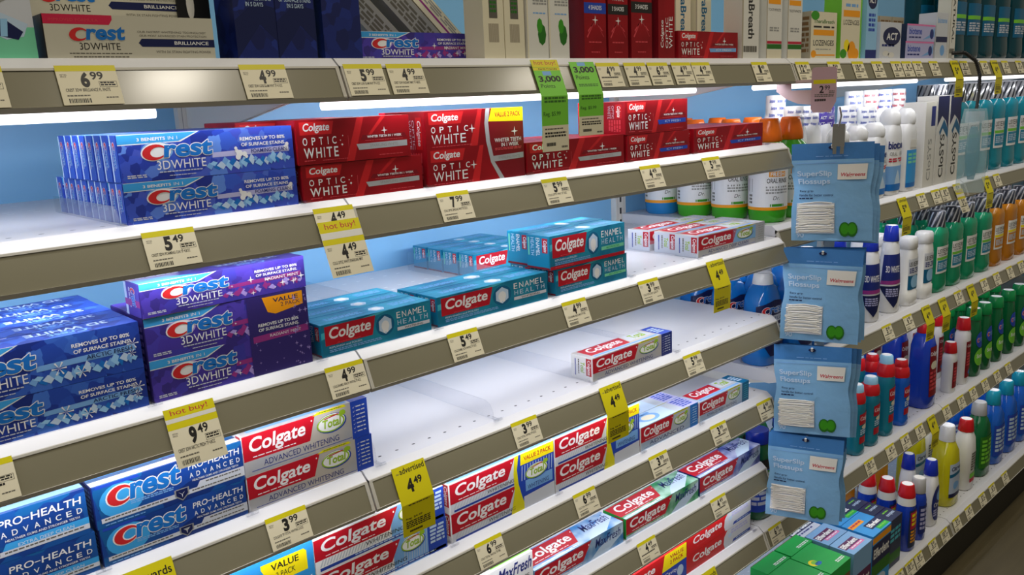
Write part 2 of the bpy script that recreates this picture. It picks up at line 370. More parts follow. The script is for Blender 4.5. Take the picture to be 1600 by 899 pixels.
def crest3d(F, flavor, dark, strip, stripe_col, ink, two=False):
    F.poly([(0, .78), (.33, .79), (.44, 1), (0, 1)], 'white', 0); F.poly([(0, .8), (.32, .81), (.425, .99), (0, .99)], 'bandblue', 1)
    F.text('3 BENEFITS', .10, .85, .25, .92, 'white', 2, .02); F.text('IN 1', .265, .85, .315, .92, 'white', 2)
    F.disc(.2, .62, .085, .21, 'iceblue' if dark != 'radfacet' else 'lilac', 0); F.disc(.2, .62, .075, .185, 'white', 1)
    crest_logo(F, .12, .46, .50, .80, 2)
    F.text('3D', .19, .22, .26, .41, 'white', 2, .0); F.text('WHITE', .265, .22, .46, .41, 'white', 2, .0)
    F.bars(.2, .14, .44, .18, 'microwhite', 1, 12); F.bars(.25, .06, .4, .09, 'microwhite', 1, 9)
    F.bars(.03, .07, .13, .15, 'microwhite', 1, 4, 2)
    F.text('REMOVES UP TO 80%', .67, .72, .95, .80, 'white', 2, .022); F.text('OF SURFACE STAINS.', .675, .59, .95, .67, 'white', 2, .022)
    F.poly([(.5, .39), (.97, .41), (.97, .55), (.5, .50)], strip, 0); F.text(flavor, .73, .43, .955, .52, ink, 6, .01)
    rnd = random.Random(3)
    for i in range(22):
        x = .48+.0228*i; y = .17+.14*rnd.random(); s = .012+.018*rnd.random(); q = .05+.09*rnd.random()
        F.poly([(x-s, y), (x+.2*s, y-q), (x+s, y+.02), (x-.1*s, y+q)], (stripe_col, 'ltblue' if dark != 'radfacet' else 'lilac', 'crestblue' if dark != 'radfacet' else 'purple', 'paleblue' if dark != 'radfacet' else 'magenta')[i % 4], 1+.12*i)
    if dark == 'radfacet':
        for i in range(12): F.star(.5+.48*rnd.random(), .08+.6*rnd.random(), .008+.016*rnd.random(), 'white', 4+.1*i)
    elif flavor == 'ARCTIC FRESH':
        for x, y, q in ((.6, .37, .035), (.96, .56, .03), (.95, .36, .02), (.7, .2, .03)):
            for a in range(6): F.poly([(x, y), (x+q*math.cos(a*1.047-.12), y+q*F.w/F.h*math.sin(a*1.047-.12)), (x+q*math.cos(a*1.047+.12), y+q*F.w/F.h*math.sin(a*1.047+.12))], 'white', 4+.1*a)
    else:
        for kk, (x, y, q) in enumerate(((.645, .5, .014), (.66, .44, .024), (.69, .42, .018), (.65, .36, .02), (.7, .36, .012), (.64, .56, .012), (.95, .5, .02), (.96, .58, .014))): F.disc(x, y, q*.8, q*.8*F.w/F.h, 'white', 4+.15*kk, 12)
def crest_end(F):
    F.rect(0, 0, .16, 1, 'paleblue', 0)
    G = F.sub(.2, .05, .95, .95, -90); crest_logo(G, .1, .35, .7, .75, 1); G.bars(.1, .1, .8, .25, 'microwhite', 1, 6)
def crest_top(F):
    F.poly([(0, 0), (.35, 0), (.2, .55), (0, .6)], 'bandblue', 0)
    G = F.sub(.35, .1, .95, .9, 180); G.text('Crest', .3, .55, .6, .95, 'iceblue', 1, .02); G.text('3D WHITE', .1, .05, .75, .45, 'paleblue', 1, .02)
    F.bars(.05, .7, .3, .9, 'paleblue', 1, 6)
def ow(F, flavor, bar, ink):
    F.poly([(.03, .66), (.29, .66), (.315, .95), (.03, .95)], 'owbright', 0); F.text('Colgate', .05, .69, .27, .92, 'white', 1, .022, .16)
    F.poly([(.4, .0), (.47, .0), (.58, 1), (.52, 1)], 'owbright', 0); F.poly([(.6, .55), (.63, .55), (.78, 1), (.74, 1)], 'owbright', 0)
    for x0, x1, c in ((.048, .085, 'O'), (.12, .152, 'P'), (.182, .216, 'T'), (.254, .260, 'I'), (.292, .328, 'C')): F.text(c, x0, .43, x1, .60, 'white', 1, .01)
    for x0, x1, c in ((.05, .135, 'W'), (.15, .196, 'H'), (.215, .222, 'I'), (.238, .285, 'T'), (.302, .338, 'E')): F.text(c, x0, .14, x1, .37, 'white', 1, .015)
    for x, y, q in ((.362, .50, .010), (.375, .40, .016), (.385, .60, .009)): F.star(x, y, q*1.3, 'softred', 1, 4); F.disc(x, y, q*.45, q*.45*F.w/F.h, 'white', 2, 8)
    F.rect(.43, .15, .433, .6, 'softred', 1)
    F.poly([(.56, .58), (.95, .58), (.97, .47), (.54, .47)], 'owdark', 1); F.text('WHITER TEETH IN 1 WEEK', .60, .505, .92, .56, 'white', 2, .02)
    F.bars(.58, .43, .94, .455, 'softred', 2, 14)
    F.poly([(.52, .24), (.97, .26), (.97, .40), (.5, .38)], bar, 1); F.text(flavor, .62, .29, .88, .36, ink, 2)
    F.star(.76, .66, .03, 'white', 2); F.bars(.05, .06, .14, .1, 'softred', 1, 5); F.bars(.2, .06, .42, .085, 'softred', 1, 12); F.bars(.7, .07, .92, .1, 'softred', 1, 8)
def ow_end(F):
    G = F.sub(.1, .05, .9, .95, -90); G.rect(.02, .62, .5, .95, 'owbright', 0); G.text('Colgate', .06, .66, .44, .9, 'white', 1, .02, .16)
    G.text('OPTIC', .06, .42, .5, .54, 'microwhite', 1); G.text('WHITE', .06, .2, .5, .36, 'microwhite', 1); G.bars(.55, .2, .95, .9, 'softred', 1, 3, 5)
def enamel(F, sub, barc, ink, redbase):
    F.poly([(.03, .34), (.44, .34), (.475, .93), (.03, .93)], 'cred', 1); F.text('Colgate', .055, .42, .42, .87, 'white', 2, .022, .16); F.bars(.13, .36, .34, .39, 'softred', 2, 9)
    F.poly([(0, .75), (.5, 1), (.6, 1), (0, .55)], 'teallight', 0)
    F.disc(.56, .55, .085, .34, 'tealdark', 0); F.poly([(.56+.066*math.cos(math.pi/3*i+.52), .55+.29*math.sin(math.pi/3*i+.52)) for i in range(6)], 'paleblue', 1)
    F.disc(.56, .52, .036, .17, 'white', 2); F.disc(.548, .39, .012, .09, 'white', 2); F.disc(.573, .39, .012, .09, 'white', 2)
    for i, (c, w) in enumerate(zip('ENAMEL', (.035, .04, .045, .045, .035, .03))): F.text(c, .67+.052*i, .66, .67+.052*i+w, .86, 'white', 1)
    for i, c in enumerate('HEALTH'): F.text(c, .675+.052*i, .44, .675+.052*i+.034, .6, 'paleblue', 1)
    F.rect(.67, .26, .985, .37, barc, 1); F.text(sub, .74, .285, .92, .345, ink, 2, .01)
    F.text('REPLENISH and POLISH', .06, .235, .34, .295, 'paleblue', 1, .01); F.bars(.06, .1, .52, .2, 'iceblue', 1, 16, 2)
    if redbase: F.rect(0, 0, 1, .1, 'cred', 1); F.bars(.06, .03, .3, .07, 'softred', 2, 9)
def enamel_end(F):
    G = F.sub(.05, .06, .95, .94, -90); G.rect(.0, .72, .5, .98, 'cred', 1); G.text('Colgate', .05, .75, .45, .95, 'white', 2, .02, .16)
    G.text('ENAMEL', .0, .42, .62, .6, 'white', 1); G.text('HEALTH', .0, .16, .62, .32, 'paleblue', 1); G.rect(.0, .02, .62, .08, 'mint', 1)
    F.rect(0, 0, 1, .06, 'owdark', 1)
def enamel_top(F):
    for i in range(3): F.poly([(0, .1+.3*i), (1, .16+.3*i), (1, .19+.3*i), (0, .12+.3*i)], 'teallight', 0)
    F.poly([(.56+.07*math.cos(math.pi/3*i), .45+.28*math.sin(math.pi/3*i)) for i in range(6)], 'paleblue', 1); F.disc(.56, .45, .035, .15, 'white', 2)
    F.bars(.1, .3, .42, .6, 'iceblue', 1, 9, 3); F.bars(.7, .3, .95, .7, 'iceblue', 1, 5, 3)
def totalbox(F, name, right, check='palegrey', ink='navy', panelx=.56):
    colgate(F, .0, .34, panelx, .96, l=0, slant=.1)
    F.poly([(panelx-.02, .93), (.82, .93), (.80, 1), (panelx+.02, 1)], 'yellow', 1); F.bars(panelx+.03, .945, .78, .98, 'totdark', 2, 10)
    total(F, .69, .62, .125, .25, 1)
    F.text(name, .14, .12, .74, .27, ink, 1, .0); F.rect(.05, .06, .85, .075, 'totblue', 1)
    F.rect(.855, 0, 1, 1, right, 1)
    for i in range(7):
        F.poly([(.87, .84-.11*i), (.878, .81-.11*i), (.892, .87-.11*i), (.878, .83-.11*i)], check, 2); F.bars(.9, .81-.11*i, .975, .86-.11*i, check, 2, 2, 1, i)
def total_top(F, right):
    F.poly([(.05, .25), (.52, .25), (.56, .95), (.05, .95)], 'cred', 1); F.text('Colgate', .09, .33, .49, .88, 'white', 2, .022, .16)
    F.poly([(.54, .35), (.84, .35), (.82, .95), (.58, .95)], 'palegrey', 1); F.text('Total', .62, .42, .78, .85, 'totgreen', 2, .03, .1); F.rect(.855, 0, 1, 1, right, 1); F.bars(.88, .2, .97, .8, 'paleblue', 2, 2, 4); F.rect(.05, .08, .84, .2, 'iceblue', 1)
def total_end(F, red=True):
    G = F.sub(.05, .04, .95, .96, -90)
    if red: G.rect(.0, .74, .82, 1.02, 'cred', 1); G.text('Colgate', .05, .78, .75, .98, 'white', 2, .02, .16)
    G.text('Total', .2, .45, .7, .66, 'totgreen', 1, .03, .1); G.rect(.1, .15, .9, .2, 'totblue', 1); G.bars(.1, .28, .8, .38, 'microink', 1, 8)
def whitening(F, hatch=True):
    colgate(F, .0, .36, .62, .97, l=1, slant=.12)
    if hatch:
        for i in range(24): F.poly([(.03+.022*i, .16), (.04+.022*i, .16), (.06+.022*i, .34), (.05+.022*i, .34)], 'stripe', 0)
    F.text('WHITENING', .36, .2, .66, .32, 'ink', 2, .0, .1); F.rect(.03, .04, .99, .13, 'totblue', 1); F.bars(.28, .06, .9, .11, 'paleblue', 2, 14)
def tw_face(F):
    F.rect(.56, 0, 1, 1, 'iceblue', 0); F.rect(.84, 0, 1, 1, 'royal', 1)
    for i in range(10): F.poly([(.64+.02*i, .15), (.646+.02*i, .15), (.656+.02*i, .9), (.65+.02*i, .9)], 'silverblue', 1)
    whitening(F); total(F, .72, .66, .1, .26, 2); F.bars(.86, .3, .98, .9, 'paleblue', 2, 2, 5)
def twin(F, label_side):
    """twin carton: two whitening fronts, curved yellow edge, label with the value flash"""
    for y in (0, .5):
        G = F.sub(0, y, .6, y+.5); colgate(G, .0, .3, 1, .97, l=1, slant=.12)
        for i in range(20): G.poly([(.04+.045*i, .1), (.065+.045*i, .1), (.1+.045*i, .28), (.08+.045*i, .28)], 'stripe', 0)
        G.text('WHITENING', .55, .13, .98, .25, 'ink', 2, .0, .1); G.rect(.05, .01, .98, .08, 'totblue', 1)
    F.poly([(.55, 0), (.7, 0), (.66, .25), (.63, .5), (.62, .75), (.64, 1), (.6, 1), (.585, .7), (.59, .4)], 'yellow', 2)
    F.poly([(.7, 0), (1, 0), (1, 1), (.64, 1), (.62, .75), (.63, .5), (.66, .25)], label_side, 3)
    F.poly([(.655, .8), (1, .8), (1, 1), (.66, 1)], 'pyellow', 4); F.text('VALUE 2 PACK', .69, .86, .97, .94, 'cred', 5, .02)
    F.poly([(.68, .0), (1, .0), (1, .26), (.68, .22)], 'palegrey', 4); F.rect(.7, .3, .98, .5, 'totblue' if label_side != 'royal' else 'iceblue', 4)
    for i in range(12): F.poly([(.66+.028*i, .52), (.668+.028*i, .52), (.676+.028*i, .78), (.668+.028*i, .78)], 'silverblue', 4)
    total(F, .82, .6, .12, .14, 5); F.text('WHITENING', .72, .32, .94, .4, 'navy', 5)
def maxfresh(F, top=False):
    F.poly([(.6, 0), (.8, .0), (1, .5), (1, .9), (.7, .35)], 'paleblue', 0)
    colgate(F, .0, .2, .62, .95, l=1, slant=.16)
    F.text('MaxFresh', .66, .45, .96, .85, 'navy', 2, .01, .2); F.bars(.68, .2, .9, .3, 'paleblue', 2, 7)
    F.poly([(0, 0), (.5, .0), (.3, .15), (0, .12)], 'paleblue', 0); F.bars(.1, .04, .5, .12, 'white', 1, 10)
def mf_end(F):
    G = F.sub(.05, .05, .95, .95, -90); G.rect(0, .5, .9, .95, 'cred', 1); G.text('Colgate', .08, .58, .8, .88, 'white', 2, .02, .16); G.bars(.1, .15, .8, .35, 'white', 1, 6)
def cavity(F):
    F.poly([(.62, 1), (1, 1), (1, 0), (.58, 0), (.56, .3), (.57, .7)], 'palegrey', 1); F.poly([(.70, .1), (1, .12), (1, .3), (.72, .26)], 'totblue', 2); F.bars(.76, .16, .96, .22, 'paleblue', 3, 6)
    F.text('Colgate', .08, .3, .52, .82, 'white', 1, .022, .16); F.bars(.14, .2, .42, .25, 'softred', 1, 9); F.bars(.68, .6, .95, .9, 'lavender', 2, 6, 2); F.disc(.66, .6, .03, .12, 'paleblue', 2)
def prohealth(F, deep):
    if not deep:
        F.disc(.17, .55, .14, .4, 'bandblue', 0); F.poly([(.02, .93), (.3, .93), (.28, 1), (.02, 1)], 'royal', 1)
    F.text('PRO', .61, .70, .715, .86, 'white', 2, .01, .1); F.rect(.72, .765, .745, .785, 'white', 2); F.text('HEALTH', .75, .70, .975, .86, 'white', 2, .01, .1)
    for i, c in enumerate('ADVANCED'): F.text(c, .615+.048*i, .50, .64+.048*i, .62, 'white', 2, .01)
    F.text('HEALTHIER GUMS AND STRONGER TEETH', .63, .40, .96, .45, 'white', 2, .008)
    crest_logo(F, .08, .46, .55, .92, 2)
    F.bars(.22, .34, .5, .43, 'iceblue', 1, 10, 2)
    if deep: F.poly([(.6, .14), (1, .14), (1, .37), (.63, .37)], 'bandblue', 1); F.text('EXTRA DEEP CLEAN', .68, .24, .93, .31, 'paleblue', 2, .01)
    else: F.poly([(.64, .14), (1, .14), (1, .36), (.68, .36)], 'palegrey', 1); F.bars(.72, .27, .97, .32, 'microink', 2, 10)
    F.rect(.03, .12, 1, .23, 'palegrey', 2); F.bars(.05, .15, .46, .2, 'microink', 3, 14); F.bars(.62, .15, .98, .2, 'microink', 3, 14)
    F.poly([(.50, .32), (.60, .32), (.6, .16), (.55, .02), (.5, .16)], 'grey', 3); F.poly([(.51, .3), (.59, .3), (.59, .17), (.55, .05), (.51, .17)], 'deepnavy', 4); F.poly([(.525, .25), (.55, .17), (.575, .25), (.555, .2), (.55, .1), (.545, .2)], 'white', 5)
    F.bars(.05, .03, .3, .07, 'iceblue', 1, 8)
def ph_end(F): F.rect(.04, .04, .1, .96, 'silver', 1); F.bars(.2, .1, .9, .9, 'iceblue', 1, 3, 7)
def brilliance(F):
    F.poly([(0, .78), (.36, .78), (.38, .9), (.38, 1), (0, 1)], 'brillred', 0); F.text('IMPROVED FORMULA', .03, .845, .3, .91, 'softred', 1)
    crest_logo(F, .13, .42, .44, .74, 1, 'brill'); F.text('3D', .18, .2, .235, .36, 'ink', 1); F.text('WHITE', .24, .2, .41, .36, 'ink', 1); F.bars(.12, .09, .48, .13, 'microink', 1, 14); F.bars(.14, .01, .46, .05, 'microink', 1, 14)
    F.text('OUR FASTEST WHITENING TECHNOLOGY', .52, .61, .95, .66, 'microink', 1); F.text('OUR MOST ADVANCED STAIN PROTECTION', .53, .52, .95, .57, 'microink', 1)
    F.poly([(.52, .37), (.54, .47), (1, .47), (1, .28), (.54, .28)], 'deepnavy', 1); F.text('BRILLIANCE', .74, .335, .96, .42, 'white', 2, .01)
    F.text('WITH 3X STAIN FIGHTING POWER', .62, .13, .97, .19, 'microink', 1)
def lists(F, ink, rows=5, hd=None):
    F.bars(.1, .1, .9, .9, ink, 1, 5, rows)

KIND = {}
def carton(kind, L, D, Hh, mat, front=None, left=None, top=None, flap=True, endmat=None):
    mb = MB(); c = .0006
    mb.box(0, L, 0, D, 0, Hh, mat, {'left': endmat or mat, 'right': endmat or mat})
    if front: front(Fr(mb, (0, 0, 0), (1, 0, 0), (0, 0, 1), L, Hh))
    if top: top(Fr(mb, (0, 0, Hh), (1, 0, 0), (0, 1, 0), L, D))
    # folded edges: fine pale lines where the board creases
    e = .0004
    me = mb.mesh('toothpaste_carton'); fl = None
    if flap:
        m2 = MB(); m2.box(-.0007, -.0001, .0008, D-.0008, .0006, Hh-.0006, endmat or mat)
        if left: left(Fr(m2, (-.0007, D-.0008, .0006), (0, -1, 0), (0, 0, 1), D-.0016, Hh-.0012))
        fl = m2.mesh('end_flap')
    KIND[kind] = (me, fl, L, D, Hh)
ORD = ['front', 'second', 'third', 'fourth', 'fifth', 'sixth', 'seventh', 'eighth', 'ninth', 'tenth']
def put(kind, x, y, z, label, group=None, rz=0, name='toothpaste_carton', cat='toothpaste box', rx=0, ry=0):
    me, fl, L, D, Hh = KIND[kind]
    o = bpy.data.objects.new(name, me); COL.objects.link(o); o.location = (x, y, z); o.rotation_euler = (rx, ry, rz)
    tag(o, label, cat, group)
    if fl:
        f = bpy.data.objects.new('end_flap', fl); COL.objects.link(f); f.parent = o
    return o
def rows(kind, s, x, n, desc, group, layers=1, y=None, jit=.0012, counts=None, zoff=0, x2=None):
    me, fl, L, D, Hh = KIND[kind]; y0 = frontY(s) if y is None else y
    rnd = random.Random(hash_(kind+s))
    for l in range(layers):
        nn = counts[l] if counts else n
        for i in range(nn):
            lab = desc + (', ' + (['bottom layer', 'top layer'][l] if layers == 2 else '') if layers == 2 else '') + (', ' + (ORD[i] + ' of its row' if i else 'frontmost of its row') if nn > 1 else '')
            xx = (x if not (l and x2) else x2)
            put(kind, xx + rnd.uniform(-jit, jit)*(i > 0), y0 + i*(D+.0012), deck(s)+zoff+l*(Hh+.0002), lab, group)
def hash_(t): return sum(ord(c)*(i+1) for i, c in enumerate(t))

# ---- kinds
carton('foam', .172, .0185, .0425, 'crestfacet', lambda F: crest3d(F, 'FOAMING CLEAN', 'crestfacet', 'lavender', 'iceblue', 'navy'), crest_end, crest_top, endmat='royal')
carton('foamlow', .172, .0185, .0375, 'crestfacet', lambda F: crest3d(F, 'FOAMING CLEAN', 'crestfacet', 'lavender', 'iceblue', 'navy'), crest_end, crest_top, endmat='royal')
carton('arctic', .178, .035, .0445, 'arcticfacet', lambda F: crest3d(F, 'ARCTIC FRESH', 'arcticfacet', 'iceblue', 'iceblue', 'deepnavy'), crest_end, crest_top, endmat='royal')
carton('arcticlow', .178, .035, .0375, 'arcticfacet', lambda F: crest3d(F, 'ARCTIC FRESH', 'arcticfacet', 'iceblue', 'iceblue', 'deepnavy'), crest_end, crest_top, endmat='royal')
carton('radiant', .172, .037, .033, 'radfacet', lambda F: crest3d(F, 'RADIANT MINT', 'radfacet', 'magenta', 'magenta', 'white'), lambda F: (crest_end(F), F.rect(0, .3, 1, .5, 'magenta', 2)), crest_top, endmat='purple')
def rad2(F):
    for y in (0, .5):
        crest3d(F.sub(0, y, 1, y+.5), 'RADIANT MINT', 'radfacet', 'magenta', 'magenta', 'white')
    F.rect(.6, 0, 1, 1, 'dpurple', 8); F.poly([(.7, .97), (.97, .97), (.97, .8), (.78, .74), (.73, .78)], 'orange', 9)
    F.text('VALUE', .77, .885, .94, .94, 'deepnavy', 10, .02); F.text('2 PACK', .82, .82, .95, .87, 'deepnavy', 10)
    F.text('REMOVES UP TO 80%', .66, .61, .93, .65, 'white', 10, .02); F.text('OF SURFACE STAINS.', .66, .55, .93, .59, 'white', 10, .02)
    F.poly([(.62, .42), (.99, .44), (.99, .53), (.62, .5)], 'magenta', 9); F.text('RADIANT MINT', .73, .46, .94, .495, 'white', 10)
    rnd = random.Random(5)
    for i in range(26): F.star(.9+.09*rnd.random()**1.5, .02+.94*rnd.random(), .006+.014*rnd.random(), 'lilac', 10+.05*i, 4)
    for i in range(14): F.star(.62+.34*rnd.random(), .02+.4*rnd.random(), .004+.008*rnd.random(), 'lilac', 10+.05*i, 4)
carton('radtwin', .170, .045, .083, 'radfacet', rad2, lambda F: F.bars(.2, .1, .9, .9, 'lilac', 1, 3, 9), None, endmat='dpurple')
carton('ows', .155, .04, .0385, 'owfoil', lambda F: ow(F, 'SPARKLING WHITE', 'silver', 'grey'), ow_end, None, endmat='owend')
carton('owsu', .143, .04, .046, 'owfoil', lambda F: ow(F, 'SPARKLING WHITE', 'silver', 'grey'), ow_end, None, endmat='owend')
carton('owlong', .195, .04, .041, 'owfoil', lambda F: ow(F, 'SPARKLING WHITE', 'silver', 'grey'), ow_end, None, endmat='owend')
carton('owi', .152, .04, .0385, 'owfoil', lambda F: ow(F, 'ICY FRESH', 'royal', 'paleblue'), ow_end, None, endmat='owend')
carton('owiu', .150, .045, .0475, 'owfoil', lambda F: ow(F, 'ICY FRESH', 'royal', 'paleblue'), ow_end, None, endmat='owend')
carton('owil', .203, .04, .039, 'owfoil', lambda F: ow(F, 'ICY FRESH', 'royal', 'paleblue'), ow_end, None, endmat='owend')
carton('owpale', .203, .04, .039, 'owfoil', lambda F: ow(F, 'ICY FRESH', 'iceblue', 'white'), ow_end, None, endmat='owend')
def ow2(F):
    for y in (0, .5):
        G = F.sub(0, y, 1, y+.5); G.poly([(.03, .64), (.34, .64), (.37, .96), (.03, .96)], 'owbright', 0); G.text('Colgate', .05, .67, .31, .92, 'white', 1, .022, .16)
        for i, c in enumerate('OPTIC'): G.text(c, .05+.08*i+(.012 if c == 'I' else 0), .42, (.09 if c != 'I' else .07)+.08*i, .58, 'white', 1, .01)
        for x0, x1, c in ((.05, .15, 'W'), (.165, .22, 'H'), (.235, .245, 'I'), (.26, .315, 'T'), (.33, .385, 'E')): G.text(c, x0, .12, x1, .37, 'white', 1)
        G.star(.45, .48, .035, 'white', 1); G.bars(.05, .03, .45, .06, 'softred', 1, 12); G.poly([(.42, 0), (.5, 0), (.56, 1), (.52, 1)], 'owbright', 0)
    F.poly([(.6, 1), (.58, .8), (.59, .55), (.63, .25), (.72, 0), (.77, 0), (.67, .25), (.63, .55), (.62, .8), (.64, 1)], 'silver', 2)
    F.poly([(.64, 1), (.62, .8), (.63, .55), (.67, .25), (.77, 0), (1, 0), (1, 1)], 'owdark', 2)
    F.poly([(.62, .82), (1, .8), (1, 1), (.66, 1)], 'pyellow', 3); F.text('VALUE 2 PACK', .69, .875, .97, .945, 'cred', 4, .02)
    F.text('WHITER TEETH', .68, .52, .97, .575, 'white', 4, .015); F.text('IN 1 WEEK', .75, .455, .94, .505, 'white', 4, .015); F.bars(.68, .4, .97, .44, 'softred', 4, 8, 2)
    F.poly([(.66, .25), (.99, .27), (.99, .35), (.65, .33)], 'silver', 4); F.text('SPARKLING WHITE', .71, .28, .95, .32, 'grey', 5); F.star(.9, .66, .04, 'white', 4)
carton('owtwin', .156, .045, .087, 'owfoil', ow2, ow_end, None, endmat='owend')
carton('enw', .150, .037, .037, 'enfoil', lambda F: enamel(F, 'WHITENING', 'palegrey', 'ink', False), enamel_end, enamel_top, endmat='teal')
carton('enwl', .190, .04, .0375, 'enfoil', lambda F: enamel(F, 'WHITENING', 'palegrey', 'ink', False), enamel_end, enamel_top, endmat='teal')
carton('enm', .152, .045, .0375, 'enfoil', lambda F: enamel(F, 'MULTI-PROTECTION', 'mint', 'green', False), enamel_end, enamel_top, endmat='teal')
carton('enmu', .158, .045, .047, 'enfoil', lambda F: enamel(F, 'MULTI-PROTECTION', 'mint', 'green', True), enamel_end, enamel_top, endmat='teal')
carton('totdeep', .2035, .047, .036, 'holo', lambda F: (F.rect(.5, .3, .86, .95, 'effblue', 0), totalbox(F, 'ADVANCED DEEP CLEAN', 'silver', 'grey')), total_end, lambda F: total_top(F, 'silver'), endmat='palegrey')
carton('totadv', .195, .044, .037, 'holo', lambda F: totalbox(F, 'ADVANCED WHITENING', 'navy'), total_end, lambda F: total_top(F, 'royal'), endmat='white')
carton('totadvu', .155, .044, .0455, 'holo', lambda F: totalbox(F, 'ADVANCED WHITENING', 'royal'), total_end, lambda F: total_top(F, 'royal'), endmat='white')
carton('totadvl', .157, .044, .041, 'holo', lambda F: totalbox(F, 'ADVANCED WHITENING', 'royal'), total_end, lambda F: total_top(F, 'royal'), endmat='white')
carton('totfresh', .158, .045, .038, 'holoblue', lambda F: totalbox(F, 'ADVANCED FRESH + WHITENING', 'tealdark', 'teallight'), total_end, lambda F: total_top(F, 'tealdark'), endmat='white')
def tb_top(F):
    F.rect(.0, 0, .62, 1, 'paleblue', 1); F.disc(.28, .5, .16, .36, 'iceblue', 2); F.disc(.28, .5, .1, .22, 'cream', 3); F.rect(.75, .0, 1, 1, 'lavender', 1); F.rect(0, .8, .4, .95, 'iceblue', 2); F.bars(.78, .1, .97, .9, 'royal', 2, 3, 5)
carton('totblue', .158, .04, .041, 'holoblue', lambda F: totalbox(F, 'ADVANCED', 'crestblue', 'paleblue'), total_end, tb_top, endmat='white')
carton('tw', .190, .045, .044, 'white', tw_face, lambda F: total_end(F), lambda F: F.rect(0, .2, 1, .6, 'cred', 1), endmat='white')
carton('twlow', .191, .045, .0425, 'white', tw_face, lambda F: total_end(F), None, endmat='white')
def twin_end(F): total_end(F.sub(0, 0, 1, .5)); total_end(F.sub(0, .5, 1, 1))
carton('twinA', .194, .05, .084, 'palegrey', lambda F: twin(F, 'royal'), twin_end, lambda F: F.rect(0, .05, 1, .9, 'iceblue', 1), endmat='white')
carton('twinB', .195, .05, .085, 'palegrey', lambda F: twin(F, 'royal'), twin_end, lambda F: F.rect(0, .05, 1, .9, 'iceblue', 1), endmat='white')
for k_, m_, e_ in (('mfb', 'mfblue', 'iceblue'), ('mfg', 'mfgreen', 'green'), ('mfp', 'mfpurple', 'navy')):
    carton(k_, .2035, .05, .037, m_, maxfresh, mf_end, lambda F: maxfresh(F, True), endmat=e_)
def cool(F):
    F.rect(0, .0, .6, .5, 'cred', 1); F.text('maxfresh', .62, .55, .98, .9, 'navy', 2, .01, .2); F.text('COOL MINT', .66, .22, .96, .36, 'navy', 2); F.rect(.6, 0, 1, .18, 'lgreen', 1)
carton('mfc', .2035, .05, .037, 'white', maxfresh, mf_end, None, endmat='green')
def cool_front(F):
    F.rect(.45, 0, 1, 1, 'white', 0); F.rect(.6, .0, 1, .42, 'lgreen', 1); colgate(F, 0, .35, .62, .9, l=1); F.text('MaxFresh', .66, .66, .98, .93, 'navy', 3, .02, .2); F.text('COOL SCOPE', .70, .46, .96, .56, 'ink', 3); F.poly([(.6, .3), (.8, .42), (.7, .62), (.6, .5)], 'iceblue', 2)
carton('mfcool', .2035, .05, .072, 'white', cool_front, mf_end, lambda F: (F.rect(0, .2, .6, .9, 'cred', 1), F.rect(.62, .1, 1, .4, 'lgreen', 1)), endmat='green')
carton('cav', .213, .043, .0355, 'owbright', cavity, lambda F: F.rect(.1, .1, .9, .9, 'cred', 1), lambda F: (F.text('Colgate', .06, .2, .5, .8, 'white', 1, .022, .16), F.rect(.6, .1, 1, .95, 'palegrey', 1)), endmat='cred')
def cav2(F):
    for y in (0, .5): F.sub(0, y, .6, y+.5).text('Colgate', .1, .25, .85, .8, 'white', 1, .022, .16)
    F.poly([(.6, .0), (1, 0), (1, .55), (.62, .55)], 'royal', 1); F.poly([(.62, .52), (1, .55), (1, 1), (.66, 1)], 'pyellow', 2); F.text('VALUE', .74, .8, .95, .91, 'cred', 3, .02); F.text('2 PACK', .74, .64, .95, .75, 'cred', 3, .02)
    F.text('Cavity', .66, .3, .85, .44, 'white', 2, .01, .1); F.disc(.9, .28, .05, .16, 'paleblue', 2)
carton('cav2', .19, .045, .066, 'owbright', cav2, None, lambda F: F.rect(.1, .1, .6, .9, 'cred', 1), endmat='cred')
carton('phdeep', .185, .045, .045, 'phfacet', lambda F: prohealth(F, True), ph_end, lambda F: (F.rect(0, .1, 1, .35, 'ltblue', 1), F.rect(0, .45, 1, .6, 'bandblue', 1)), endmat='navy')
carton('phdeepl', .187, .045, .039, 'phfacet', lambda F: prohealth(F, True), ph_end, None, endmat='navy')
carton('ph', .1475, .045, .043, 'phfacet', lambda F: prohealth(F, False), ph_end, lambda F: (F.rect(0, .05, 1, .3, 'white', 1), F.rect(0, .45, 1, .7, 'bandblue', 1)), endmat='navy')
carton('phl', .1455, .045, .0385, 'phfacet', lambda F: prohealth(F, False), ph_end, None, endmat='navy')
def ph2(F):
    F.rect(0, .0, 1, 1, 'effb2', 0); F.poly([(.62, .94), (.93, .94), (.95, .9), (.95, .64), (.68, .64), (.62, .88)], 'pyellow', 1); F.text('VALUE', .69, .81, .89, .9, 'ink', 2, .02); F.text('2 PACK', .72, .69, .86, .77, 'ink', 2)
    F.text('PRO-HEALTH', .45, .4, .97, .54, 'white', 2, .02, .1); crest_logo(F, .05, .5, .42, .9, 2); F.rect(.0, .1, 1, .3, 'palegrey', 1)
carton('ph2', .17, .045, .088, 'effb2', ph2, ph_end, None, endmat='navy')
carton('bril', .1455, .04, .036, 'brill', brilliance, None, None, endmat='ink')

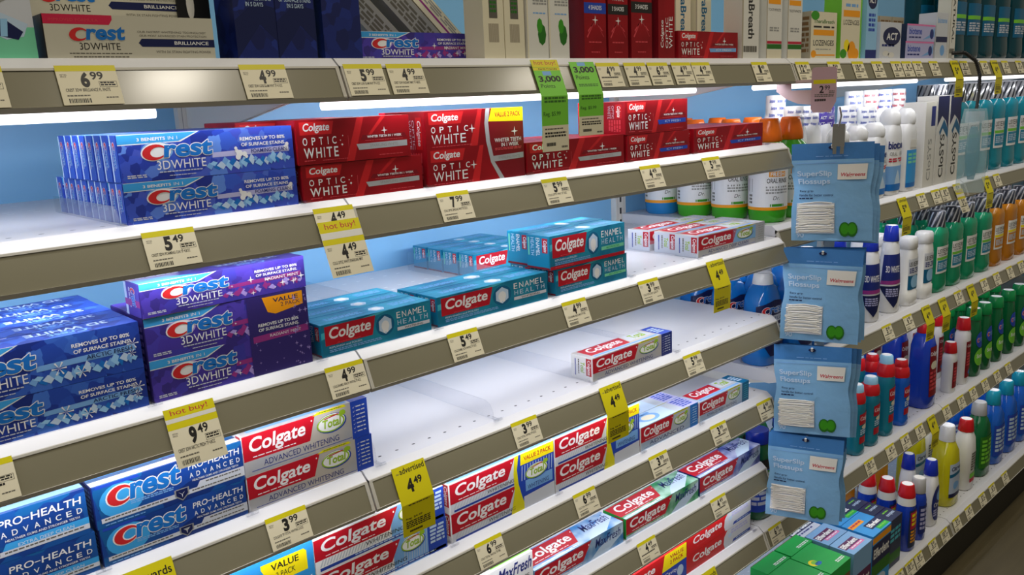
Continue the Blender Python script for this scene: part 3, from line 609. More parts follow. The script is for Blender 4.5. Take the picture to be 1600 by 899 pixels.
# ================================================================== second shelf (level 2)
s = '2'; Y = frontY(s); G_ = 'toothpaste cartons'
rows('foamlow', s, .2635, 10, 'blue foaming mint carton lying on clear tray', 'blue foaming mint cartons', 1, jit=.001)
for i in range(8): put('foam', .2635-.0006*i, Y+i*.0197, deck(s)+.0378, 'blue foaming mint carton stacked on another, '+(ORD[i]+' of the upper row' if i else 'frontmost of the upper row'), 'blue foaming mint cartons')
rows('ows', s, .4425, 3, 'red carton with silver bar beside the blue boxes, lower layer', 'red silver bar cartons')
put('owsu', .4395, Y-.001, deck(s)+.0390, 'red carton with silver bar, on top beside the blue foaming boxes', 'red silver bar cartons')
for i in range(2): put('owsu', .402+.004*i, Y+.055+.045*i, deck(s)+.0390, 'red carton pushed behind the blue boxes, %s in upper row' % ['second', 'third'][i], 'red silver bar cartons')
rows('owtwin', s, .6065, 2, 'tall red twin pack with yellow value flash', 'red twin packs')
rows('owlong', s, .767, 3, 'long red carton with silver bar right of the twin pack', 'red silver bar cartons')
rows('owi', s, .970, 3, 'red carton with blue bar under another, lower layer', 'red blue bar cartons')
put('owiu', .967, Y, deck(s)+.0390, 'red carton with blue bar on top of its stack, right of the green tags', 'red blue bar cartons')
put('owiu', .967, Y+.047, deck(s)+.0390, 'red carton hidden behind the topmost blue bar carton', 'red blue bar cartons')
rows('owil', s, 1.135, 3, 'long red blue bar carton at the right end of shelf', 'red blue bar cartons')
# ================================================================== third shelf
s = '3'; Y = frontY(s)
rows('arcticlow', s, .0825, 5, 'deep blue snowflake carton at left edge', 'blue snowflake cartons', 1)
rows('arctic', s, .0825, 5, 'deep blue snowflake carton stacked at left edge, upper layer', 'blue snowflake cartons', 1, zoff=.0378)
rows('radtwin', s, .2655, 2, 'purple twin pack with orange value flash', 'purple twin packs')
put('radiant', .2650, Y-.002, deck(s)+.0835, 'purple radiant mint carton lying loose on the twin pack', 'purple cartons', rz=math.radians(1.0))
rows('enw', s, .4485, 3, 'teal whitening carton right of purple twin pack', 'teal whitening cartons')
rows('enwl', s, .6095, 2, 'long teal whitening carton in the middle', 'teal whitening cartons')
rows('enm', s, .8165, 2, 'teal green bar carton under a stack', 'teal green bar cartons')
put('enmu', .8055, Y-.001, deck(s)+.0378, 'teal green bar carton with red base, topmost in front', 'teal green bar cartons')
put('enmu', .8130, Y+.0465, deck(s)+.0378, 'teal green bar carton with red base, topmost behind', 'teal green bar cartons')
for i in range(4): put('enw', .829, .985+.040*i, deck(s), 'teal carton in the loose back row, %s from the front' % ORD[i].replace('front', 'first'), 'teal cartons at the back')
for i, (xx, yy) in enumerate(((1.1525, Y), (1.160, Y+.049), (1.158, Y+.104))): put('totdeep', xx, yy, deck(s), 'silver and red deep clean carton, %s of three at shelf end' % ['front', 'middle', 'rear'][i], 'silver and red cartons', rz=math.radians([0, -.6, 1.2][i]))
# ================================================================== fourth shelf
s = '4'; Y = frontY(s)
put('phdeepl', .0115, Y, deck(s), 'dark blue deep clean carton at left edge, lower layer', 'dark blue deep clean cartons')
put('phdeep', .0105, Y, deck(s)+.0392, 'dark blue deep clean carton at left edge, upper layer', 'dark blue deep clean cartons')
put('phl', .2025, Y, deck(s), 'dark blue carton with shield emblem, lower layer', 'dark blue shield cartons')
put('ph', .2015, Y, deck(s)+.0387, 'dark blue carton with shield emblem, upper layer', 'dark blue shield cartons')
put('ph', .2015, Y+.047, deck(s)+.0387, 'dark blue shield carton behind, upper layer', 'dark blue shield cartons')
put('phl', .2025, Y+.047, deck(s), 'dark blue shield carton behind, lower layer', 'dark blue shield cartons')
put('totadvl', .3505, Y, deck(s), 'silver holographic red carton with navy end, lower of the pair', 'silver and red cartons')
put('totadvu', .3500, Y, deck(s)+.0412, 'silver holographic red carton with navy end, upper of the pair', 'silver and red cartons')
put('totadv', .8985, Y, deck(s), 'single silver and red carton alone on the empty shelf', 'silver and red cartons')
# ================================================================== fifth shelf
s = '5'; Y = frontY(s)
put('ph2', .2515, Y, deck(s), 'bright blue twin pack with yellow value flash at bottom left', 'blue twin packs')
put('twlow', .4225, Y, deck(s), 'white and red whitening carton behind yellow tag, lower layer', 'white and red cartons')
put('tw', .4225, Y, deck(s)+.0427, 'white and red whitening carton behind yellow tag, upper layer', 'white and red cartons')
put('twinA', .6225, Y, deck(s), 'red white and blue twin pack with yellow flash, left one', 'red and white twin packs')
put('twinB', .8195, Y, deck(s), 'red white and blue twin pack half hidden by yellow tag', 'red and white twin packs')
rows('totblue', s, 1.0190, 2, 'light blue and red carton right of the twin packs', 'light blue red cartons')
put('totfresh', 1.1825, Y, deck(s), 'silver and red carton with teal end block', 'silver and red cartons')
# ================================================================== sixth and seventh shelf
s = '6'; Y = frontY(s)
put('mfcool', .5705, Y, deck(s), 'white and lime cool mint carton at bottom centre', 'fresh mint cartons')
put('mfb', .7770, Y, deck(s), 'sky blue and red fresh mint carton', 'fresh mint cartons')
put('mfg', .9885, Y, deck(s), 'foil green and red fresh mint carton', 'fresh mint cartons')
put('mfp', 1.1970, Y, deck(s), 'violet blue and red fresh mint carton at shelf end', 'fresh mint cartons')
s = '7'; Y = frontY(s)
put('cav2', .9710, Y, deck(s), 'red twin pack with yellow value flash on seventh shelf', 'red cavity cartons')
put('cav', 1.1620, Y, deck(s), 'red and pale grey carton, lower of the last pair', 'red cavity cartons')
put('cav', 1.1630, Y, deck(s)+.0358, 'red and pale grey carton, upper of the last pair', 'red cavity cartons')
# ================================================================== price tags
def price(F, big, cents, y0=0., y1=1., strip=True, desc=None):
    G = F.sub(0, y0, 1, y1)
    if strip: G.rect(0, .85, 1, 1, 'tagyellow', 0)
    n = len(big)
    bx = .52-.15*n
    if big: G.text(big, bx, .44, .515, .83, 'ink', 1, .05)
    if cents: G.text(cents, .545, .63, .755, .835, 'ink', 1, .02)
    G.text('RETAIL', .06, .745, .17, .78, 'microink', 1); G.text('PRICE', .06, .695, .15, .73, 'microink', 1)
    for a in ((.66, .58, .96, .588), (.66, .44, .96, .448), (.66, .44, .667, .588), (.953, .44, .96, .588)): G.rect(*a, 'microink', 1)
    G.bars(.68, .46, .93, .57, 'ink', 1, 4, 2, hash_(big+cents)); G.text(desc, .09, .335, .82, .415, 'ink', 1, .01) if desc else G.bars(.09, .33, .8, .42, 'ink', 1, 15, 1, hash_(cents+big)); G.bars(.09, .2, .46, .25, 'microink', 1, 8)
    rnd = random.Random(hash_(big))
    x = .1
    while x < .45: w = .006+.014*rnd.random(); G.rect(x, .05, x+w, .16, 'ink', 1); x += w+.012
    G.bars(.72, .14, .93, .19, 'microink', 1, 6)
TAGN = {}
TDESC = {('1', .2175): 'CREST 3DW BRILLIANCE FL PASTE', ('1', .378): 'CREST 3DW LUXE GLAM WHT TP 4.1OZ', ('1', .4925): 'CREST 3DW LUXE GLAM WHT TP 4.1OZ', ('1', .546): 'CREST 3DW RADIANT MNT TP 4.8OZ',
 ('2', .268): 'CREST 3DW FOAMING CLN TP 4.8OZ', ('2', .4425): 'COLG OPTIC WHITE SPARKLING MNT', ('2', .604): 'COLG OPTIC SPRKLNG WHT TP 2X3.5', ('2', .776): 'COLG OPTIC WHT TP 5OZ', ('2', .978): 'COLG OPTIC WHT ICY FRSH TP 3.5OZ', ('2', 1.133): 'COLG OPTIC WHT ICY FRSH TP 5OZ',
 ('3', .2665): 'CREST 3DW ARCTIC FRESH TP 4.8OZ', ('3', .440): 'COLG ENAMEL HEALTH WHTNG TP 4OZ', ('3', .609): 'COLG ENAMEL HLTH WHTNG TP 5.5OZ', ('3', .810): 'COLG ENAMEL HEALTH MULTI TP 4OZ', ('3', .975): 'COLG TOTAL DEEP CLEAN TP',
 ('4', .358): 'COLGATE TP TOTAL WHTNG 3.5OZ', ('4', .715): 'COLG TOTAL WHTNG TP 4.2OZ', ('4', 1.102): 'COLG TOTAL ADV TP 5.8OZ', ('5', .646): 'COLG TOTAL WHTNG TP 2PK', ('5', .838): 'COLG TOTAL WHTNG TP TWIN PK'}
def tagframe(mb, s, w, start, length, lift=.0016, th=.0004, key='paper', hang=0.):
    """paper strip on the channel: first along the tilted face, then hanging plumb for `hang`; returns frames of both pieces"""
    y, z = 0, 0
    d = Vector((0, -.0130, -.0318)).normalized(); nrm = Vector((0, -d.z, d.y))*-1
    nrm = Vector((0, d.z, -d.y))                    # outward (towards the aisle and up)
    a = d*start + nrm*lift; b_ = a + d*length
    pts = [a, b_]
    if hang:
        k = Vector((0, -.0035, -.009)); pts += [b_ + k, b_ + k + Vector((0, .001, -hang+.009))]
    for i in range(len(pts)-1):
        p, q = pts[i], pts[i+1]; dn = (q-p).normalized(); nn = Vector((0, dn.z, -dn.y))
        mb.add([(0, *(p)[1:]), (w, *(p)[1:]), (w, *(q)[1:]), (0, *(q)[1:]), (0, *(p-nn*th)[1:]), (w, *(p-nn*th)[1:]), (w, *(q-nn*th)[1:]), (0, *(q-nn*th)[1:])],
               [(0, 3, 2, 1), (4, 5, 6, 7), (0, 1, 5, 4), (3, 7, 6, 2), (0, 4, 7, 3), (1, 2, 6, 5)], key)
    F1 = Fr(mb, b_, (1, 0, 0), -d, w, length, 1)
    F2 = None
    if hang:
        p, q = pts[2], pts[3]; F2 = Fr(mb, q, (1, 0, 0), (p-q), w, (p-q).length, 1)
    return F1, F2
TAGW = .0480
def ptag(s, x, big, cents, label, kind='plain', group='shelf price tags', w=TAGW):
    y, z = SH[s]
    desc = TDESC.get((s, x)); key = (kind, big, cents, desc)
    if key not in TAGN:
        mb = MB()
        if kind == 'plain':
            F, _ = tagframe(mb, s, w, -.002, .0350); price(F, big, cents, desc=desc)
        elif kind == 'blank':
            F, _ = tagframe(mb, s, w, -.002, .0350); price(F, big, cents, desc=desc)
        elif kind == 'hot':            # normal tag above, flap with the red words over it
            F, _ = tagframe(mb, s, w, -.003, .0180); price(F, big, cents, -1.05, 1)
            F, _ = tagframe(mb, s, w*1.04, .0125, .0600, .0026)
            F.rect(0, .80, 1, 1, 'tagyellow', 1); F.text('hot buy!', .14, .83, .88, .965, 'hotred', 2, 0); F.rect(0, .68, 1, .80, 'offwhite', 1); price(F, big, cents, 0, .68, desc=desc)
        elif kind == 'hot9':
            F, _ = tagframe(mb, s, w*1.02, -.004, .0570, .0022)
            F.rect(0, .83, 1, 1, 'tagyellow', 1); F.text('hot buy!', .12, .855, .86, .97, 'hotred', 2, 0); F.rect(0, .76, 1, .83, 'offwhite', 1); price(F, big, cents, 0, .76, desc=desc)
        elif kind == 'adv':
            F, D = tagframe(mb, s, w, -.003, .0360, .0022, key='tagyellow', hang=.050)
            F.text('as', .09, .74, .17, .79, 'microink', 1); F.text('advertised', .2, .72, .95, .92, 'ink', 1, .012)
            F.text(big, .3, .06, .5, .52, 'ink', 1, .05); F.text(cents, .53, .27, .78, .52, 'ink', 1, .03)
            D.bars(.2, .92, .85, .97, 'ink', 1, 7); D.text('Reg. $4.49', .1, .5, .6, .58, 'ink', 1, .01); D.bars(.1, .22, .85, .46, 'ink', 1, 8, 4); D.bars(.2, .06, .6, .16, 'ink', 1, 12)
        elif kind == 'rewards':
            F, _ = tagframe(mb, s, w*1.1, -.003, .0350, .002, key='tagyellow'); F.text('6', .1, .62, .2, .8, 'ink', 1); F.text('Rewards', .25, .58, .95, .82, 'ink', 1, .01); F.bars(.1, .3, .8, .45, 'ink', 1, 9)
        elif kind in ('points', 'pointshot'):
            F, D = tagframe(mb, s, w, -.003 if kind == 'points' else -.006, .036 if kind == 'points' else .039, .0024, key='lgreen', hang=.062 if kind == 'points' else .078)
            if kind == 'pointshot':
                F.rect(0, .74, 1, 1, 'tagyellow', 1); F.text('hot buy!', .1, .79, .9, .97, 'hotred', 2, 0); F.rect(0, .63, 1, .73, 'tagyellow', 1); F.text('Earth Friendly', .2, .64, .9, .71, 'ink', 2, .01); t0 = .6
            else: t0 = .98
            F.rect(.3, t0-.14, .62, t0, 'iceblue', 1); F.text('3,000', .1, t0-.44 if t0 > .9 else .2, .92, t0-.17 if t0 > .9 else .44, 'ink', 2, .035); F.text('Points', .1, t0-.66 if t0 > .9 else .03, .62, t0-.5 if t0 > .9 else .16, 'ink', 2, .0)
            F.bars(.12, .02, .9, .14 if t0 > .9 else .02, 'totdark', 1, 8, 2) if t0 > .9 else None
            D.bars(.1, .86, .9, .98, 'totdark', 1, 7, 2); D.text('Reg. $5.99', .06, .62, .7, .72, 'totdark', 1, .01)
            D.rect(0, 0, 1, .47, 'cream', 1); D.bars(.1, .38, .8, .42, 'microink', 2, 9); D.bars(.1, .24, .9, .35, 'ink', 2, 10, 2); D.bars(.15, .06, .5, .16, 'ink', 2, 12); D.bars(.72, .03, .95, .09, 'microink', 2, 4)
        TAGN[key] = mb.mesh('price_tag')
    o = bpy.data.objects.new('price_tag', TAGN[key]); COL.objects.link(o); o.location = (x, y, z+H)
    return tag(o, label, 'price tag', group)
def lab_tag(n, where): return 'cream price tag reading %s, %s' % (n, where)
TG = [  # shelf, x, big, cents, kind, where
('1', .131, '', '', 'plain', 'cut by the left edge of the top channel'), ('1', .2175, '6', '99', 'plain', 'under the pale carton on the top channel'), ('1', .378, '4', '99', 'plain', 'under the navy boxes on the top channel'),
('1', .4925, '5', '99', 'plain', 'right of the top channel seam'), ('1', .546, '4', '99', 'plain', 'second right of the top channel seam'),
('1', .765, '3', '000', 'pointshot', ''), ('1', .834, '3', '000', 'points', ''),
('1', .886, '4', '99', 'plain', 'first after the green tags'), ('1', .944, '4', '99', 'plain', 'second after the green tags'), ('1', .996, '6', '99', 'plain', 'third after the green tags'), ('1', 1.053, '4', '99', 'plain', 'fourth after the green tags'), ('1', 1.103, '4', '49', 'plain', 'fifth after the green tags'),
('1', 1.271, '1', '49', 'plain', 'alone near the right end of the top channel'), ('1', 1.413, '12', '49', 'plain', 'just past the second top seam'), ('1', 1.529, '5', '99', 'plain', 'behind the hanging sign'),
('1', 1.626, '10', '49', 'plain', 'right of the hanging sign'), ('1', 1.710, '5', '49', 'plain', 'under the pale gum packs'), ('1', 1.798, '5', '99', 'plain', 'under the lying pink boxes'), ('1', 1.851, '6', '49', 'plain', 'second under the pink boxes'), ('1', 1.905, '7', '49', 'plain', 'third under the pink boxes'), ('1', 1.993, '7', '99', 'plain', 'left of the far yellow tag'),
('1', 2.113, '5', '49', 'adv', ''), ('1', 2.171, '5', '49', 'plain', 'right of the far yellow tag'), ('1', 2.303, '4', '49', 'plain', 'beside the dark coiled hook'), ('1', 2.374, '4', '49', 'adv', ''), ('1', 2.452, '6', '99', 'plain', 'second from the right edge of the top channel'), ('1', 2.559, '5', '99', 'plain', 'at the right edge of the top channel'),
('2', .268, '5', '49', 'plain', 'under the blue foaming cartons'), ('2', .4425, '4', '49', 'hot', ''), ('2', .604, '7', '99', 'plain', 'under the red twin pack'), ('2', .776, '5', '99', 'plain', 'under the long red carton'), ('2', .978, '4', '49', 'plain', 'under the blue bar red cartons'), ('2', 1.133, '5', '99', 'plain', 'near the right end of the second channel'),
('3', .091, '5', '49', 'plain', 'cut by the left edge under the snowflake cartons'), ('3', .2665, '9', '49', 'hot9', ''), ('3', .440, '4', '99', 'plain', 'left of the seam under teal cartons'), ('3', .609, '5', '49', 'plain', 'under the long teal carton'), ('3', .810, '4', '99', 'plain', 'under the teal stack'), ('3', .975, '3', '99', 'plain', 'right of the teal stack'), ('3', 1.152, '4', '49', 'adv', ''),
('4', .206, '6', '', 'rewards', ''), ('4', .358, '3', '99', 'plain', 'under the holographic carton pair'), ('4', .521, '4', '49', 'adv', ''), ('4', .715, '3', '99', 'plain', 'under the bare part of the fourth shelf'), ('4', .894, '4', '49', 'adv', ''), ('4', 1.102, '5', '99', 'plain', 'at the right of the nearly empty shelf'),
('5', .646, '6', '99', 'plain', 'under the left red white twin pack'), ('5', .838, '6', '99', 'plain', 'under the right red white twin pack'), ('5', 1.018, '3', '99', 'plain', 'under the light blue carton'), ('5', 1.191, '3', '99', 'plain', 'under the teal ended carton'), ('5', 1.343, '4', '49', 'plain', 'at the right end of the fifth channel'),
('6', .996, '4', '49', 'plain', 'under the green foil carton'), ('6', 1.206, '4', '49', 'plain', 'under the violet carton'),
('7', 1.176, '6', '', 'rewards', ''), ('7', 1.417, '6', '99', 'plain', 'below the hanging blue bags'),
('7', 1.842, '10', '49', 'plain', 'leftmost right of the bags on the fourth mouthwash channel'), ('7', 1.955, '4', '49', 'plain', 'below the red collared bottles, first'), ('7', 2.040, '6', '49', 'plain', 'below the red collared bottles, second'), ('7', 2.128, '6', '99', 'plain', 'below the red collared bottles, third'), ('7', 2.206, '4', '19', 'adv', ''), ('7', 2.307, '5', '49', 'plain', 'below the large blue bottle'), ('7', 2.411, '5', '99', 'plain', 'below the white red capped bottles'), ('7', 2.502, '4', '99', 'plain', 'second below the white red capped bottles'), ('7', 2.598, '5', '49', 'plain', 'below the first green bottle'), ('7', 2.70, '5', '99', 'plain', 'below the second green bottle'), ('7', 2.80, '4', '99', 'plain', 'far right of the fourth mouthwash channel'),
('a', 1.913, '5', '99', 'adv', ''), ('a', 2.017, '7', '49', 'plain', 'below the narrow white cartons'), ('a', 2.102, '6', '99', 'plain', 'below the tall white cartons, left'), ('a', 2.156, '8', '49', 'plain', 'below the tall white cartons, right'), ('a', 2.238, '5', '49', 'hot', ''), ('a', 2.438, '5', '49', 'adv', ''), ('a', 2.52, '6', '49', 'plain', 'below the teal bottles at the right'),
('b', 1.846, '5', '49', 'plain', 'below the first white bottle'), ('b', 1.957, '6', '49', 'plain', 'below the blue capped white bottle'), ('b', 2.063, '4', '49', 'adv', ''), ('b', 2.163, '4', '29', 'adv', ''), ('b', 2.267, '5', '99', 'plain', 'below the first green bottle of the third channel'), ('b', 2.354, '4', '39', 'adv', ''), ('b', 2.452, '5', '49', 'plain', 'below the third green bottle'), ('b', 2.550, '6', '49', 'plain', 'below the fourth green bottle'), ('b', 2.659, '5', '99', 'plain', 'below the first amber bottle'), ('b', 2.758, '6', '99', 'plain', 'below the second amber bottle'),
('d', 1.955, '4', '99', 'plain', 'lowest of the bottom channel tags'), ('d', 2.017, '10', '49', 'plain', 'left of a close pair on the bottom channel'), ('d', 2.072, '8', '49', 'plain', 'right of a close pair on the bottom channel'), ('d', 2.162, '5', '49', 'plain', 'below the grey capped bottle'), ('d', 2.242, '10', '99', 'plain', 'left of the bottom channel seam'), ('d', 2.330, '5', '99', 'plain', 'right of the bottom channel seam'), ('d', 2.420, '6', '49', 'plain', 'below the yellow bottle'), ('d', 2.526, '5', '49', 'plain', 'below the red capped white bottle'), ('d', 2.61, '6', '99', 'plain', 'below the dark green bottle'), ('d', 2.72, '4', '99', 'plain', 'below the blue bottle at the right')]
ADVW = {('1', 2.113): 'yellow advertised tag hanging left of the dark coiled hook', ('1', 2.374): 'yellow advertised tag hanging right of the dark coiled hook', ('3', 1.152): 'yellow advertised tag hanging from the third shelf near its right end',
 ('4', .521): 'yellow advertised tag hanging beside the seam of the fourth shelf', ('4', .894): 'yellow advertised tag hanging in front of the right twin pack', ('7', 2.206): 'yellow advertised tag hanging above the yellow mouthwash', ('a', 1.913): 'yellow advertised tag hanging below the oral rinse bottle',
 ('a', 2.438): 'yellow advertised tag hanging above the last green bottle', ('b', 2.063): 'yellow advertised tag hanging in front of the large blue bottle, left one', ('b', 2.163): 'yellow advertised tag hanging in front of the large blue bottle, right one', ('b', 2.354): 'yellow advertised tag hanging before the green capped bottles'}
for s, x, bg, ct, kd, wh in TG:
    if kd == 'adv': lb = ADVW[(s, x)]
    elif kd == 'pointshot': lb = 'green points tag with yellow hot buy header, left of two'
    elif kd == 'points': lb = 'green points tag without a yellow header, right of two'
    elif kd == 'hot': lb = 'long tag with hot buy flap hanging from the second shelf' if s == '2' else 'long yellow and cream tag below the tall white cartons'
    elif kd == 'hot9': lb = 'hot buy tag reading 9.49 on the third shelf'
    elif kd == 'rewards': lb = 'yellow rewards tag at the bottom left of the fourth channel' if s == '4' else 'yellow tag at the bottom edge under the red cartons'
    else: lb = lab_tag(bg+'.'+ct if bg else 'nothing legible', wh)
    ptag(s, x, bg, ct, lb, kd)

# ================================================================== clear dividers
def divider(x, s, label, y0=None, depth=.33, hgt=.032, wide=.012):
    y0 = frontY(s)+.001 if y0 is None else y0
    key = ('div', depth, hgt)
    if key not in TAGN:
        mb = MB()
        n = 6
        prof = [(0, 0), (depth, 0), (depth, hgt)] + [(.014*(1-math.sin(math.pi/2*i/n)), hgt-.018+.018*(math.cos(math.pi/2*(1-i/n)))) for i in range(n, -1, -1)]
        prof = [(0, 0), (depth, 0), (depth, hgt), (.016, hgt), (.007, hgt-.004), (.002, hgt-.012)]
        k = len(prof)
        mb.add([(0, y, z) for y, z in prof] + [(.0009, y, z) for y, z in prof], [tuple(range(k)), tuple(range(k, 2*k))[::-1]] + [(i, k+i, k+(i+1) % k, (i+1) % k) for i in range(k)], 'clearplastic')
        fn = MB(); fn.box(-.0, .0022, -.009, .004, 0, .0032, 'clearplastic'); fn.box(-.006, .008, -.009, -.006, .0, .003, 'clearplastic')
        TAGN[key] = (mb.mesh('shelf_divider'), fn.mesh('front_clip'))
    a, c = TAGN[key]
    o = bpy.data.objects.new('shelf_divider', a); COL.objects.link(o); o.location = (x, y0, deck(s)+.0002)
    tag(o, label, 'divider', 'clear shelf dividers')
    k = bpy.data.objects.new('front_clip', c); COL.objects.link(k); k.parent = o
for s, x, w_, d_, h_ in (('2', .2575, 'left of the blue foaming cartons', .2, .017), ('2', .4395, 'between blue and red cartons', .33, .02), ('2', .6025, 'left of the red twin pack', .33, .02), ('2', .7645, 'right of the red twin pack', .33, .02), ('2', .9665, 'between the red cartons further right', .33, .02), ('2', 1.1285, 'before the last red carton', .33, .02), ('2', 1.343, 'at the right end of the red shelf', .33, .02),
 ('3', .2625, 'between snowflake and purple cartons', .33, .02), ('3', .4425, 'between purple and teal cartons', .33, .02), ('3', .6035, 'between the teal cartons', .33, .02), ('3', .8065, 'beside the teal stack', .33, .03), ('3', .973, 'right of the teal stack', .33, .02), ('3', 1.147, 'left of the silver cartons', .33, .022),
 ('4', .1985, 'between the two dark blue carton pairs', .33, .06), ('4', .3485, 'left of the holographic pair', .33, .02), ('4', .512, 'right of the holographic pair', .33, .03), ('4', .700, 'standing alone left on the bare shelf', .33, .024), ('4', .893, 'left of the single carton', .33, .024), ('4', 1.099, 'right of the single carton', .33, .01),
 ('5', .619, 'left of the twin packs', .33, .02), ('5', .8175, 'between the twin packs', .33, .02), ('5', 1.0165, 'right of the twin packs', .33, .02), ('5', 1.1795, 'before the teal ended carton', .33, .02),
 ('6', .985, 'left of the green foil carton', .33, .02), ('6', 1.1945, 'left of the violet carton', .33, .02), ('7', 1.381, 'at the right end of the red cartons', .33, .03)):
    divider(x, s, 'clear plastic divider ' + w_, depth=d_, hgt=h_)

# ================================================================== top shelf goods
s = '1'; Y = frontY(s); dk = deck('1')
def upright(kind, L, D, Hh, mat, front=None, left=None, endmat=None, nm='carton_box'):
    mb = MB(); mb.box(0, L, 0, D, 0, Hh, mat, {'left': endmat or mat, 'right': endmat or mat})
    if front: front(Fr(mb, (0, 0, 0), (1, 0, 0), (0, 0, 1), L, Hh))
    if left: left(Fr(mb, (0, D, 0), (0, -1, 0), (0, 0, 1), D, Hh))
    m2 = MB(); m2.box(.0005, L-.0005, .0005, D-.0005, Hh, Hh+.0006, endmat or mat)
    KIND[kind] = (mb.mesh('carton_box'), None, L, D, Hh); KIND[kind+'f'] = m2.mesh('top_flap')
def up(kind, x, y, label, group=None, z=None, **kw):
    o = put(kind, x, y, dk if z is None else z, label, group, name='carton_box', cat='box', **kw)
    f = bpy.data.objects.new('top_flap', KIND[kind+'f']); COL.objects.link(f); f.parent = o
    return o
def brushpack(F):
    F.rect(0, 0, 1, .2, 'mint', 0); F.rect(0, .45, .35, .62, 'teal', 1); F.text('G', .1, .53, .25, .6, 'white', 2, .02)
    F.disc(.6, .45, .26, .12, 'offwhite', 1); F.ring(.6, .45, .26, .12, .03, .015, 'grey', 2); F.poly([(.2, .3), (.5, .36), (.95, .22), (.9, .14), (.75, .12)], 'paleblue', 2); F.poly([(.45, .24), (.75, .25), (.9, .17), (.85, .12), (.5, .17)], 'deepnavy', 3)
    for i in range(5): F.poly([(.3+.1*i, .14), (.36+.1*i, .14), (.38+.1*i, .25), (.32+.1*i, .25)], 'ltblue', 4)
upright('brush', .085, .03, .125, 'palegrey', brushpack); up('brush', .1275, Y+.004, 'pale teal pack with a brush head picture at the left edge', 'small packs')
put('bril', .2185, Y, dk, 'pale grey whitening carton with red corner, frontmost', 'pale grey cartons'); put('bril', .218, Y+.045, dk, 'pale grey whitening carton of the row behind, lower', 'pale grey cartons'); put('bril', .2125, Y+.045, dk+.0363, 'pale grey whitening carton of the row behind, upper', 'pale grey cartons')
upright('blackbox', .032, .03, .14, 'black', lambda F: F.disc(.4, .38, .12, .1, 'offwhite', 0, 16)); up('blackbox', .3505, Y+.042, 'black carton with a white oval beside the pale cartons', 'small packs')
def ws(F):
    F.text('REMOVES UP TO 80%', .1, .375, .92, .40, 'paleblue', 1, .01); F.text('OF SURFACE STAINS', .1, .34, .92, .365, 'paleblue', 1, .01); F.text('IN 5 DAYS', .3, .305, .72, .33, 'paleblue', 1, .01)
    F.poly([(0, 0), (.6, .2), (1, .1), (1, .3), (.5, .33), (0, .22)], 'deepnavy', 0); F.rect(.985, 0, 1, 1, 'deepnavy', 1)
upright('ws', .0435, .04, .16, 'wsfacet', ws); up('ws', .3865, Y, 'tall navy strip box, left of the adjoining pair', 'navy strip boxes'); up('ws', .4305, Y, 'tall navy strip box, right of the adjoining pair', 'navy strip boxes')
upright('ws2', .046, .04, .17, 'wsfacet', lambda F: F.text('IN 5 DAYS', .4, .45, .75, .47, 'paleblue', 1, .01)); up('ws2', .4825, Y, 'tall navy strip box standing alone beyond a gap', 'navy strip boxes')
put('radiant', .553, Y+.047, dk, 'purple radiant mint carton lying on the top shelf', 'purple cartons')
def lean(F): F.bars(.1, .5, .9, .9, 'grey', 1, 4, 3); F.rect(.0, .3, 1, .42, 'magenta', 1)
upright('lean', .13, .05, .022, 'cream', lean, endmat='tan')
upright('leang', .16, .05, .030, 'grey', lambda F: F.bars(.1, .1, .9, .8, 'microink', 1, 9, 4), endmat='tan')
for i, (xx, k, a) in enumerate(((.60, 'leang', -42), (.665, 'leang', -42), (.735, 'lean', -42))):
    o = up(k, xx, Y+.095, 'slanted grey box leaning on its neighbour, %s of three behind the purple carton' % ['left', 'middle', 'right'][i], 'leaning boxes'); o.rotation_euler = (0, math.radians(-a), 0); o.location.x -= .075; o.location.z = dk+.16*math.sin(math.radians(42)) if k == 'leang' else dk+.13*math.sin(math.radians(42))
def toms(F): F.bars(.3, .48, .95, .56, 'grey', 1, 4, 3); F.bars(.3, .40, .9, .42, 'iceblue', 1, 4); F.disc(.7, .22, .2, .1, 'leafdark', 1, 8); F.disc(.6, .3, .14, .07, 'leaf', 2, 8); F.rect(0, 0, .06, 1, 'cream', 1)
def toms2(F): F.rect(.3, .38, .7, .62, 'microink', 1); F.bars(.35, .42, .65, .58, 'leafdark', 2, 3, 4); F.bars(.25, .05, .75, .33, 'tan', 1, 12, 1)
upright('tomsb', .0335, .035, .125, 'cream', toms2); upright('toms', .0375, .035, .135, 'offwhite', toms)
for i, xx in enumerate((.7045, .7395)): up('tomsb', xx, Y+.002, 'tall cream box with a dark picture, %s of two' % ['left', 'right'][i], 'cream boxes')
for i, xx in enumerate((.7770, .8165)): up('toms', xx, Y+.001, 'tall white box with green leaf print, %s of two' % ['left', 'right'][i], 'cream boxes')
def hi(a, b_, band, t1):
    def f(F):
        F.text(a, .06, .62, .94, .655, 'white', 1, .01); F.text(b_, .2, .55, .8, .59, 'white', 1, .0)
        F.rect(0, .42, 1, .52, band, 1); F.text(t1, .2, .455, .8, .495, 'white', 2, .01)
        for k in range(7): F.poly([(.5, .36), (.5+.4*math.cos(k*.52), .30+.12*math.sin(k*.52)-.1), (.5+.36*math.cos(k*.52+.1), .3+.1*math.sin(k*.52+.1)-.1)], 'softred', 1)
        F.star(.5, .36, .14, 'white', 2); F.bars(.2, .14, .8, .16, 'softred', 1, 6); F.bars(.3, .05, .7, .065, 'softred', 1, 5)
    return f
upright('hi1', .0445, .032, .14, 'owfoil', hi('HIGH IMPACT', 'WHITE', 'royal', '4 SHADES'), endmat='owdark'); upright('hi2', .0425, .032, .14, 'owfoil', hi('EXPRESS', 'WHITE', 'ink', '3 SHADES'), endmat='owdark'); upright('hi3', .047, .032, .15, 'owfoil', hi('EXTRA', 'WHITE', 'ink', '3 SHADES'), endmat='owdark')
